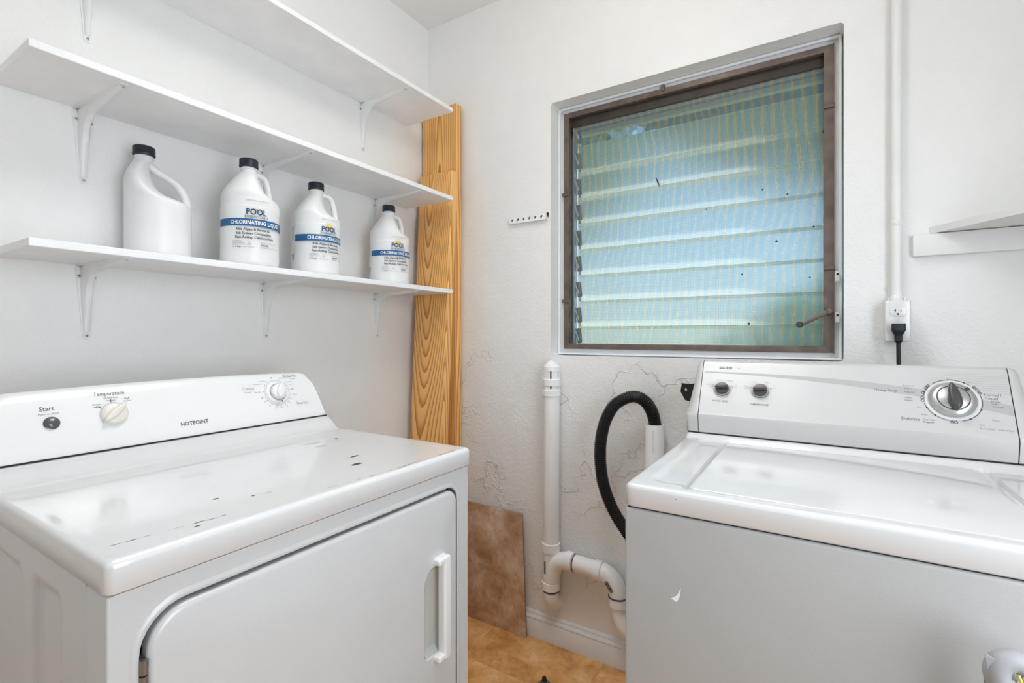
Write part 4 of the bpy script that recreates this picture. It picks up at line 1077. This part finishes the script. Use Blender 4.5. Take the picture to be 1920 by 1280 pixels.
for an in (62, -22, -58, -130, -155): a, q = K2(XB, ZB); patch(b, circ(a + RA * math.cos(R_(an)), q + RA * math.sin(R_(an)), .0016, 8), km, 3)
for an in (148, 140, 162, 176, 184, 40, 32, 24, -88, -95):          # little load symbols
    a, q = K2(XB, ZB); a += (RA + .0015) * math.cos(R_(an)); q += (RA + .0015) * math.sin(R_(an))
    o_ = rrect(a - .0026, q - .0026, a + .0026, q + .0012, .0005, 1); stroke(b, o_ + [o_[0]], .0009, km, 3); o_ = circ(a, q + .0022, .0013, 8); stroke(b, o_ + [o_[0]], .0007, km, 3)
tag(obj('printed_lettering', b, ['ink', 'inklight', 'ringgrey', 'inkdark', 'white'], CW, None), kind='stuff')
def kp(x, z, h=0): a, q = K2(x, z); return km(a, q, h)
for xx, nm_ in ((x1_, 'water_level_knob'), (x2_, 'temperature_knob')):
    obj('knob_ring', lathe([(.0218, 0), (.0222, .0006), (.0200, .0014), (.0175, .0012)], kp(xx, 1.0365), wn_, 36), 'console_w', Wd, 40)
    k = obj(nm_, lathe([(.0180, 0), (.0188, .002), (.0185, .004), (.0165, .0045), (.0160, .006), (.0155, .0105), (.0140, .0125), (0, .0135)], kp(xx, 1.0365, .0006), wn_, 36), 'darkgrey', Wd, 40)
    obj('chrome_ring', lathe([(.0168, .0040), (.0182, .0042), (.0178, .0052), (.0166, .0056)], kp(xx, 1.0365, .0006), wn_, 36), 'silver', k, 40)
    out = [(math.cos(2 * PI * q / 24) * .0158, math.sin(2 * PI * q / 24) * .0052) for q in range(24)]; pc = kp(xx, 1.0365); ca, sa = math.cos(R_(4)), math.sin(R_(4))
    obj('grip', slab(out, lambda x, y, h: pc + Vector((1, 0, 0)) * (x * ca - y * sa) + ky_ * (x * sa + y * ca) + wn_ * h, .010, .0225, .003, 3, taper=.0006, ell=(.0158, .0052)), 'darkgrey', k, 50)
dial = obj('cycle_dial', lathe([(.0385, 0), (.0385, .004), (.0372, .0065), (.0340, .0105), (.0290, .0135), (.0262, .0135), (.0255, .0125), (0, .0125)], kp(XB, ZB), wn_, 56), 'silver', Wd, 40)
obj('dial_base', lathe([(.0440, 0), (.0440, .0008), (.0415, .0016), (.0380, .0016)], kp(XB, ZB), wn_, 56), 'ringgrey', dial, 40)
obj('dial_groove', lathe([(.0262, .0128), (.0262, .0140), (.0250, .0140), (.0250, .0128)], kp(XB, ZB), wn_, 48), 'gap', dial, 40)
obj('dial_face', lathe([(.0250, .012), (.0248, .0140), (.0235, .0148), (0, .0150)], kp(XB, ZB), wn_, 48), 'silver', dial, 40)
pc = kp(XB, ZB); out = [(math.cos(2 * PI * q / 28) * .0290, math.sin(2 * PI * q / 28) * .0105 * (1 - .25 * math.cos(2 * PI * q / 28))) for q in range(28)]
ca, sa = math.cos(R_(97)), math.sin(R_(97))
obj('grip', slab(out, lambda x, y, h: pc + Vector((1, 0, 0)) * (x * ca - y * sa) + ky_ * (x * sa + y * ca) + wn_ * h, .013, .032, .0055, 4, taper=.0006, ell=(.029, .0105)), 'darkgrey', dial, 50)
b = bmesh.new(); text(b, '', km, 0, 0, .003) if False else None
a, q = K2(XB, ZB); an = R_(42); patch(b, [(a + .0262 * math.cos(an - .12), q + .0262 * math.sin(an - .12)), (a + .0345 * math.cos(an - .10), q + .0345 * math.sin(an - .10)), (a + .0345 * math.cos(an + .10), q + .0345 * math.sin(an + .10)), (a + .0262 * math.cos(an + .12), q + .0262 * math.sin(an + .12))], lambda x, y, h: km(x, y, .0142), 0)
obj('pointer', b, 'darkgrey', dial, None)
# scratch on the front
b = bmesh.new(); fv = lambda x, z, h: Vector((x, VY0 + .0008 - h, z))
patch(b, [(-.212, .735), (-.203, .742), (-.196, .756), (-.198, .741), (-.203, .731)], fv, 0); obj('scratch', b, 'white', Wd, None)
b = bmesh.new()
for (x, z, l) in ((-.278, .9080, .010), (-.262, .9060, .006), (-.205, .9020, .003), (-.268, .9100, .004)):
    patch(b, [(x, z), (x + l, z - .0006), (x + l, z - .0012), (x, z - .0008)], lambda a_, c_, h: Vector((a_, VY0 + .0035 - (.912 - c_) * .5, c_)), 0)
tag(obj('paint_chips', b, 'chip', Wd, None), kind='stuff')

# ------------------------------------------------------------------ right corner shelf and its cleat
cl = tag(obj('shelf_cleat', box((.205, YB - .018, 1.380), (XR, YB, 1.437), .003, 2), 'shelfpaint'), 'white painted wooden cleat screwed to the wall under the corner shelf', 'cleat')
b = slab([(.240, YB - .0005), (XR - .001, .912), (XR - .001, YB - .0005)], lambda x, y, h: Vector((x, y, 1.4385 + h)), 0, .019, .0015, 1)
tag(obj('corner_shelf', b, 'shelfpaint', smooth=None), 'white triangular corner shelf cut off by the right edge', 'shelf')

# ------------------------------------------------------------------ conduit, outlet, plug
xo, zo = .1700, 1.2085
cnd = thing('conduit', 'white painted conduit pipe running from ceiling down to the outlet', 'pipe', (xo, YB - .02, 1.262))
obj('pipe', tube([(xo, YB - .0195, 1.268), (xo - .0005, YB - .0195, 1.70), (xo + .001, YB - .0195, 2.12), (xo, YB - .0195, ZC)], .0118, 20), 'shelfpaint', cnd, 60)
obj('connector', lathe([(.0165, 0), (.0165, .004), (.0135, .005), (.0135, .014), (.0122, .016)], (xo, YB - .0195, 1.262), (0, 0, 1), 24), 'shelfpaint', cnd, 40)
obj('coupling', lathe([(.0118, -.004), (.0132, -.002), (.0134, .008), (.0118, .012)], (xo, YB - .0195, 1.468), (0, 0, 1), 24), 'shelfpaint', cnd, 40)
for s in (-1, 1): obj('locknut_tab', box((xo + s * .0175 - .002, YB - .026, 1.262), (xo + s * .0175 + .002, YB - .010, 1.272), .001, 1), 'shelfpaint', cnd)
ou = thing('wall_outlet', 'white surface-mounted outlet box with a twenty-amp duplex receptacle', 'outlet', (xo, YB, 1.156))
obj('outlet_box', box((.1435, YB - .046, 1.157), (.1960, YB - .0002, 1.262), .005, 3), 'shelfpaint', ou, 40)
cv = obj('cover_plate', box((.1425, YB - .051, 1.156), (.1970, YB - .045, 1.263), .0035, 3), 'console', ou, 40)
of = lambda x, z, h: Vector((xo + x, YB - .051 - h, z))
for zc in (1.2345, 1.1905):
    o_ = [(x, z) for x, z in circ(0, zc, .0172, 36, .0172) if True]; o_ = [(x, max(zc - .0120, min(zc + .0120, z))) for x, z in o_]
    fc = obj('socket_face', slab(o_, of, -.001, .0022, .0008, 2), 'console', ou, 40)
    b = bmesh.new()
    patch(b, [(-.0085, zc + .0030), (-.0060, zc + .0030), (-.0060, zc + .0065), (-.0045, zc + .0065), (-.0045, zc - .0005), (-.0060, zc - .0005), (-.0060, zc + .0018), (-.0085, zc + .0018)][::-1], of, 0, .0024)
    patch(b, rrect(.0055, zc - .0005, .0070, zc + .0055, .0003, 1), of, 0, .0024); patch(b, circ(0, zc - .0065, .0026, 12), of, 0, .0024)
    tag(obj('socket_slots', b, 'gap', fc, None), kind='stuff')
obj('cover_screw', lathe([(.0026, 0), (.0022, .001), (0, .0012)], of(0, 1.2125, 0), (0, -1, 0), 12), 'screw', ou)
pl = thing('power_cord', 'black plug and cord in the lower socket, dropping behind the washer', 'cord', (xo, YB - .07, .9))
px = xo - .0005
b = bmesh.new()
lv = [(1.2030, .0135, .011), (1.2015, .0145, .0125), (1.1880, .0145, .0135), (1.1855, .0143, .0135), (1.1770, .0105, .0105), (1.1745, .0090, .0090)]
for k in range(4): z = 1.173 - k * .0042; lv += [(z, .0088, .0088), (z - .0008, .0078, .0078), (z - .0024, .0078, .0078), (z - .0030, .0086 - k * .0003, .0086)]
lv += [(1.155, .0072, .0072), (1.152, .005, .005)]
rings = [[b.verts.new((px + hx_ * x, YB - .0655 + hy_ * y, z)) for x, y in rrect(-1, -1, 1, 1, .35, 3)] for z, hx_, hy_ in lv]
for A, B_ in zip(rings, rings[1:]):
    for k in range(len(A)): b.faces.new((A[k], A[(k + 1) % len(A)], B_[(k + 1) % len(A)], B_[k]))
b.faces.new(rings[0]); b.faces.new(rings[-1]); bmesh.ops.recalc_face_normals(b, faces=b.faces)
obj('plug', b, 'black', pl, 40)
obj('cord', tube(smooth_path([(px, YB - .0655, 1.156), (px + .0005, YB - .066, 1.10), (px + .001, YB - .07, 1.0), (px + .004, YB - .08, .90), (px - .02, YB - .10, .5), (px - .05, YB - .09, .05)], 6), .0048, 12), 'black', pl, 60)

# ------------------------------------------------------------------ perforated metal strip and wall screws
st = thing('perforated_strip', 'short white perforated metal angle screwed to the wall left of the window', 'bracket', (-.975, YB, 1.616))
x0_, x1s, z0_ = -1.060, -.893, 1.618
o_ = [(0, 0), (x1s - x0_, 0), (x1s - x0_ - .008, .026), (-.010, .026)]
b = holed(o_, [circ(.010 + .0265 * k, .0135, .0050, 12, .0070)[::-1] for k in range(6)], lambda x, z, h: Vector((x0_ + x, YB - .0012 - h - .012 * (1 - z / .026), z0_ + z)), 0, .0012)
obj('face_plate', b, 'bracket', st, 30)
obj('bottom_flange', box((x0_, YB - .0145, z0_ - .0012), (x1s, YB - .0002, z0_ + .0002)), 'bracket', st)
for k in range(6): obj('hole_backing', lathe([(0, .0006), (.0048, .0005), (.005, 0)][::-1], (x0_ + .010 + .0265 * k, YB - .0004, z0_ + .0145), (0, -1, 0), 12), 'black', st)
obj('end_tab', slab([(0, 0), (.008, -.018), (.010, 0), (.004, .004)], lambda x, z, h: Vector((x1s - .004 + x, YB - .002 - h, z0_ + .024 + z)), 0, .002, .0005, 1), 'black', st)
ws_ = thing('wall_screw', 'small painted screw head on the wall left of the outlet', 'screw', (.148, YB, 1.30))
obj('head', lathe([(.0045, 0), (.004, .0012), (0, .0016)], (.1485, YB - .0004, 1.300), (0, -1, 0), 14), 'shelfpaint', ws_)

# ------------------------------------------------------------------ PVC plumbing
PX, PY, PR = -.857, YB - .042, .0302
pv = thing('vent_stack', 'white plastic drain vent pipe with a slotted cap, left of the black hose', 'pipe', (PX, PY, .2))
obj('pipe', tube([(PX, PY, .36), (PX + .002, PY, .70), (PX + .003, PY, .975)], PR, 28), 'pvc', pv, 60)
obj('collar', lathe([(PR, 0), (PR + .003, .002), (PR + .003, .022), (PR, .024)], (PX + .003, PY, .945), (0, 0, 1), 28), 'pvc', pv)
obj('collar', lathe([(PR - .003, 0), (PR + .003, .0), (PR + .0032, .024), (PR + .001, .026)], (PX + .003, PY, .985), (0, 0, 1), 28), 'pvc', pv)
obj('vent_core', lathe([(PR - .008, 0), (PR - .008, .07)], (PX + .003, PY, .975), (0, 0, 1), 24), 'gap', pv)
for k in range(6):
    a = R_(20 + 60 * k); c_, s_ = math.cos(a), math.sin(a)
    p = [(PR - .006, -.0115), (PR - .001, -.0115), (PR - .001, .0115), (PR - .006, .0115)]
    t = slab([(q[0], q[1]) for q in p], lambda x, y, h: Vector((PX + .003 + x * c_ - y * s_, PY + x * s_ + y * c_, h)), .975, 1.045, .0005, 1); obj('vent_slat', t, 'pvc', pv)
obj('vent_cap', lathe([(PR - .004, 0), (PR + .001, 0), (PR + .001, .016), (PR - .004, .021), (.012, .036), (.004, .040), (0, .0405)], (PX + .003, PY, 1.040), (0, 0, 1), 30), 'pvc', pv, 25)
# sanitary tee, elbow into the wall
obj('hub', lathe([(PR, 0), (PR + .0045, .0015), (PR + .0045, .0325), (PR + .001, .0345)], (PX, PY, .366), (0, 0, 1), 30), 'pvc', pv, 30)
obj('tee_body', lathe([(PR + .0015, 0), (PR + .0015, .125)], (PX, PY, .245), (0, 0, 1), 30), 'pvc', pv, 30)
obj('hub', lathe([(PR + .001, 0), (PR + .0045, .001), (PR + .0045, .028), (PR + .001, .030)], (PX, PY, .226), (0, 0, 1), 30), 'pvc', pv, 30)
obj('primer_ring', lathe([(PR + .0008, 0), (PR + .0016, .001), (PR + .0016, .006), (PR + .0008, .007)], (PX, PY, .2185), (0, 0, 1), 30), 'purple', pv, 30)
el = [(PX, PY, .226), (PX, PY, .205), (PX, PY + .006, .185), (PX, PY + .02, .168), (PX, PY + .045, .160)]
obj('elbow', tube(smooth_path(el, 6), PR - .001, 24), 'pvc', pv, 60)
# curved branch
br = [(PX + .004, PY - .002, .262), (PX + .012, PY - .004, .300), (PX + .028, PY - .006, .330), (PX + .055, PY - .006, .346), (PX + .085, PY - .006, .349)]
obj('branch', tube(smooth_path(br, 6), PR + .0005, 26), 'pvc', pv, 60)
by = PY - .006
obj('hub', lathe([(PR, 0), (PR + .0045, .001), (PR + .0045, .027), (PR + .001, .029)], (PX + .068, by, .349), (1, 0, 0), 30), 'pvc', pv, 30)
obj('branch_pipe', tube([(PX + .09, by, .349), (-.642, by, .343)], PR - .0008, 26), 'pvc', pv, 60)
obj('primer_ring', lathe([(PR - .0006, 0), (PR + .0004, .0005), (PR + .0004, .004), (PR - .0006, .0045)], (PX + .098, by, .349), (1, 0, 0), 30), 'purple', pv, 30)
obj('hub', lathe([(PR + .001, 0), (PR + .0045, .001), (PR + .0045, .027), (PR, .029)], (-.678, by, .344), (1, 0, 0), 30), 'pvc', pv, 30)
e2 = [(-.655, by, .344), (-.632, by, .338), (-.612, by, .322), (-.598, by, .298), (-.592, by, .268)]
obj('bend', tube(smooth_path(e2, 6), PR + .001, 26), 'pvc', pv, 60)
obj('hub', lathe([(PR + .001, 0), (PR + .0045, .001), (PR + .0045, .028), (PR, .030)], (-.5915, by, .272), (.05, 0, -1), 30), 'pvc', pv, 30)
obj('primer_ring', lathe([(PR + .002, 0), (PR + .0052, .0005), (PR + .0052, .003), (PR + .002, .0035)], (-.5925, by, .276), (.05, 0, -1), 30), 'purple', pv, 30)
e3 = [(-.5905, by, .246), (-.586, by, .21), (-.568, by, .175), (-.535, by + .01, .145), (-.49, by + .02, .12), (-.44, by + .045, .11)]
obj('tail_pipe', tube(smooth_path(e3, 6), PR - .002, 24), 'pvc', pv, 60)
# printed bar codes on the fittings
b = bmesh.new()
tm = lambda x, z, h: Vector((PX + (PR + .0018 + h) * math.sin(x / PR + TH * .2 - .45), PY - (PR + .0018 + h) * math.cos(x / PR + TH * .2 - .45), z))
rb = random.Random(2); z = .290
while z < .335: hh = rb.uniform(.0008, .003); patch(b, [(-.004, z), (.005, z), (.005, z + hh), (-.004, z + hh)], tm, 0, .0002); z += hh + rb.uniform(.0006, .0018)
c = Vector((-.615, by - PR - .0035, .312)); dr_ = Vector((.6, 0, -.8)); nr_ = Vector((.8, 0, .6)); s = -.020
while s < .018:
    hh = rb.uniform(.0008, .0028); p = [c + dr_ * s + nr_ * -.006, c + dr_ * (s + hh) + nr_ * -.006, c + dr_ * (s + hh) + nr_ * .008, c + dr_ * s + nr_ * .008]
    b.faces.new([b.verts.new(v) for v in p]); s += hh + rb.uniform(.0006, .0016)
tag(obj('bar_code', b, 'inkdark', pv, None), kind='stuff')
# standpipe behind the washer
SX_, SY_ = -.468, YB - .045
sp = thing('standpipe', 'open white drain standpipe with the black hose in its mouth', 'pipe', (SX_, SY_, .3))
t = bmesh.new(); A = [[t.verts.new((SX_ + r * math.cos(2 * PI * k / 32), SY_ + r * math.sin(2 * PI * k / 32), z)) for k in range(32)] for r, z in ((PR, .30), (PR, .8765), (PR - .0006, .8775), (PR - .0045, .8775), (PR - .005, .8765), (PR - .005, .35))]
for P_, Q_ in zip(A, A[1:]):
    for k in range(32): t.faces.new((P_[k], P_[(k + 1) % 32], Q_[(k + 1) % 32], Q_[k]))
bmesh.ops.recalc_face_normals(t, faces=t.faces); obj('pipe', t, 'pvc', sp, 40)
pm_ = lambda x, y, h: Vector((SX_ + (PR + h) * math.sin(x / PR), SY_ - (PR + h) * math.cos(x / PR), y))
b = bmesh.new(); text(b, 'ASTM D2665', pm_, .004, .825, .0075, .075, 'c', .0, -PI / 2, 0, th=.0003, maxedge=.006); tag(obj('pipe_lettering', b, 'ringgrey', sp, None), kind='stuff')
# corrugated hose
hs = [(-.463, SY_, .835), (-.466, SY_ - .001, .875), (-.474, SY_ - .010, .918), (-.492, SY_ - .028, .955), (-.520, SY_ - .045, .970), (-.552, SY_ - .062, .962), (-.588, SY_ - .072, .932), (-.616, SY_ - .078, .870), (-.628, SY_ - .080, .790), (-.620, SY_ - .084, .700), (-.592, SY_ - .090, .625), (-.545, SY_ - .10, .560), (-.48, SY_ - .11, .50), (-.40, SY_ - .115, .47), (-.30, SY_ - .115, .46)]
raw = smooth_path(hs, 30)
ln = [0.0]
for a_, c_ in zip(raw, raw[1:]): ln.append(ln[-1] + (c_ - a_).length)
tot = ln[-1]; nseg = int(tot / .0016); path = []; j = 0
for k in range(nseg + 1):
    d_ = tot * k / nseg
    while j < len(ln) - 2 and ln[j + 1] < d_: j += 1
    f_ = (d_ - ln[j]) / max(1e-9, ln[j + 1] - ln[j]); path.append(raw[j].lerp(raw[j + 1], f_))
ho = thing('drain_hose', 'black corrugated drain hose arching from the standpipe down behind the washer', 'hose', (-.55, SY_ - .08, .46))
obj('hose', tube(path, lambda i, n: .0195 if i < 12 or 98 < i < 112 else (.0205 if (i // 2) % 2 else .0178), 20), 'black', ho, 25)
# black valve handle behind the washer console
vv = thing('supply_valve', 'black water valve handle peeking out left of the washer console', 'valve', (-.355, 1.62, .98))
ring = []
b = holed([(-.014, .022), (-.018, -.004), (-.004, -.030), (.012, -.034), (.030, -.02), (.030, .024), (.004, .020)][::-1][::-1], [circ(-.002, .002, .0050, 12)[::-1]], lambda x, z, h: Vector((-.357 + x, 1.606 - h, 1.0 + z)), 0, .012)
obj('handle', b, 'black', vv, 30)
obj('stem', tube([(-.352, 1.612, 1.0), (-.352, 1.683, 1.0)], .009, 14), 'screw', vv)
obj('outlet', tube([(-.340, 1.655, 1.0), (-.340, 1.655, .93)], .011, 14), 'screw', vv)

# ------------------------------------------------------------------ leaning stone tile
tt = thing('stone_tile', 'mottled brown stone tile leaning upright against the wall', 'tile', (-1.13, 1.65, 0))
t = box((-1.262, -.0045, 0), (-.969, .0045, .474), .0008, 1)
for f in t.faces:
    f.material_index = 0 if abs(f.normal.y) > .7 else 1
sh = .020 / .474
for v in t.verts: v.co = Vector((v.co.x - .024 * v.co.z / .474, 1.6515 + v.co.y + sh * v.co.z * .45, v.co.z))
obj('slab', t, ['slate', 'tile_edge'], tt, None)

# ------------------------------------------------------------------ hose end in front of the washer, small rubber foot
hz = thing('taped_hose', 'ribbed cream hose bent over and wrapped in grey tape before the washer', 'hose', (.19, .78, .60))
def ribbed(p, r): 
    pp = smooth_path(p, 1); raw = smooth_path(p, 12); return tube(raw, lambda i, n: r * (1.0 if i % 4 < 2 else .9), 18)
obj('hose', ribbed([(.194, .785, .60), (.189, .782, .68), (.184, .780, .74), (.180, .780, .772), (.179, .781, .783)], .0115), 'hosewhite', hz, 40)
obj('hose', ribbed([(.183, .786, .793), (.197, .788, .7955), (.212, .786, .789), (.232, .784, .770), (.25, .784, .72), (.26, .784, .60)], .0105), 'hosewhite', hz, 40)
b = tube(smooth_path([(.1745, .779, .770), (.172, .779, .786), (.176, .780, .797), (.186, .782, .801), (.196, .784, .796)], 5), lambda i, n: .0135 - .002 * (i / n), 14, flat=((0, 1, 0), 1.0)); obj('tape_wrap', b, 'tape', hz, 60)
obj('tape_edge', lathe([(.0140, 0), (.0150, .002), (.0140, .004)], (.1755, .779, .769), (-.1, 0, 1), 20), 'foot', hz)
obj('tape_corner', slab([(0, 0), (.010, .002), (.006, .014), (-.002, .018)], lambda x, z, h: Vector((.1615 + x, .772 - h, .789 + z)), 0, .0012, .0003, 1), 'tape', hz)
obj('wire', tube(smooth_path([(.190, .772, .60), (.193, .770, .70), (.192, .769, .77), (.187, .770, .792)], 5), .0018, 8), 'wire_y', hz)
obj('wire', tube(smooth_path([(.196, .772, .60), (.1975, .771, .70), (.196, .770, .77), (.190, .771, .790)], 5), .0018, 8), 'wire_b', hz)
ft = thing('rubber_foot', 'small dark grey rubber stand foot on the floor at the bottom edge', 'foot', (-.772, 1.432, 0))
fx, fy = -.772, 1.432
obj('sole', lathe([(.028, 0), (.031, .003), (.030, .010), (.026, .018), (.020, .026), (.014, .030), (0, .031)], (fx, fy, 0), (0, 0, 1), 20), 'foot', ft, 30)
obj('spike', lathe([(.009, 0), (.007, .014), (.003, .018), (0, .019)], (fx - .004, fy + .006, .028), (0, 0, 1), 12), 'gap', ft, 30)

# ------------------------------------------------------------------ ceiling light (above the frame)
cl_ = thing('ceiling_light', 'round white globe ceiling light hanging above the room', 'lamp', (-.45, .80, ZC - .03))
obj('canopy', lathe([(.07, 0), (.07, -.012), (.05, -.028), (0, -.03)], (-.45, .80, ZC), (0, 0, 1), 32), 'bracket', cl_, 40)
obj('globe', lathe([(0, -.085)] + [(.085 * math.sin(PI * k / 16), -.085 * math.cos(PI * k / 16)) for k in range(1, 15)] + [(.03, .083)], (-.45, .80, 2.36), (0, 0, 1), 32), 'globe', cl_, 80)
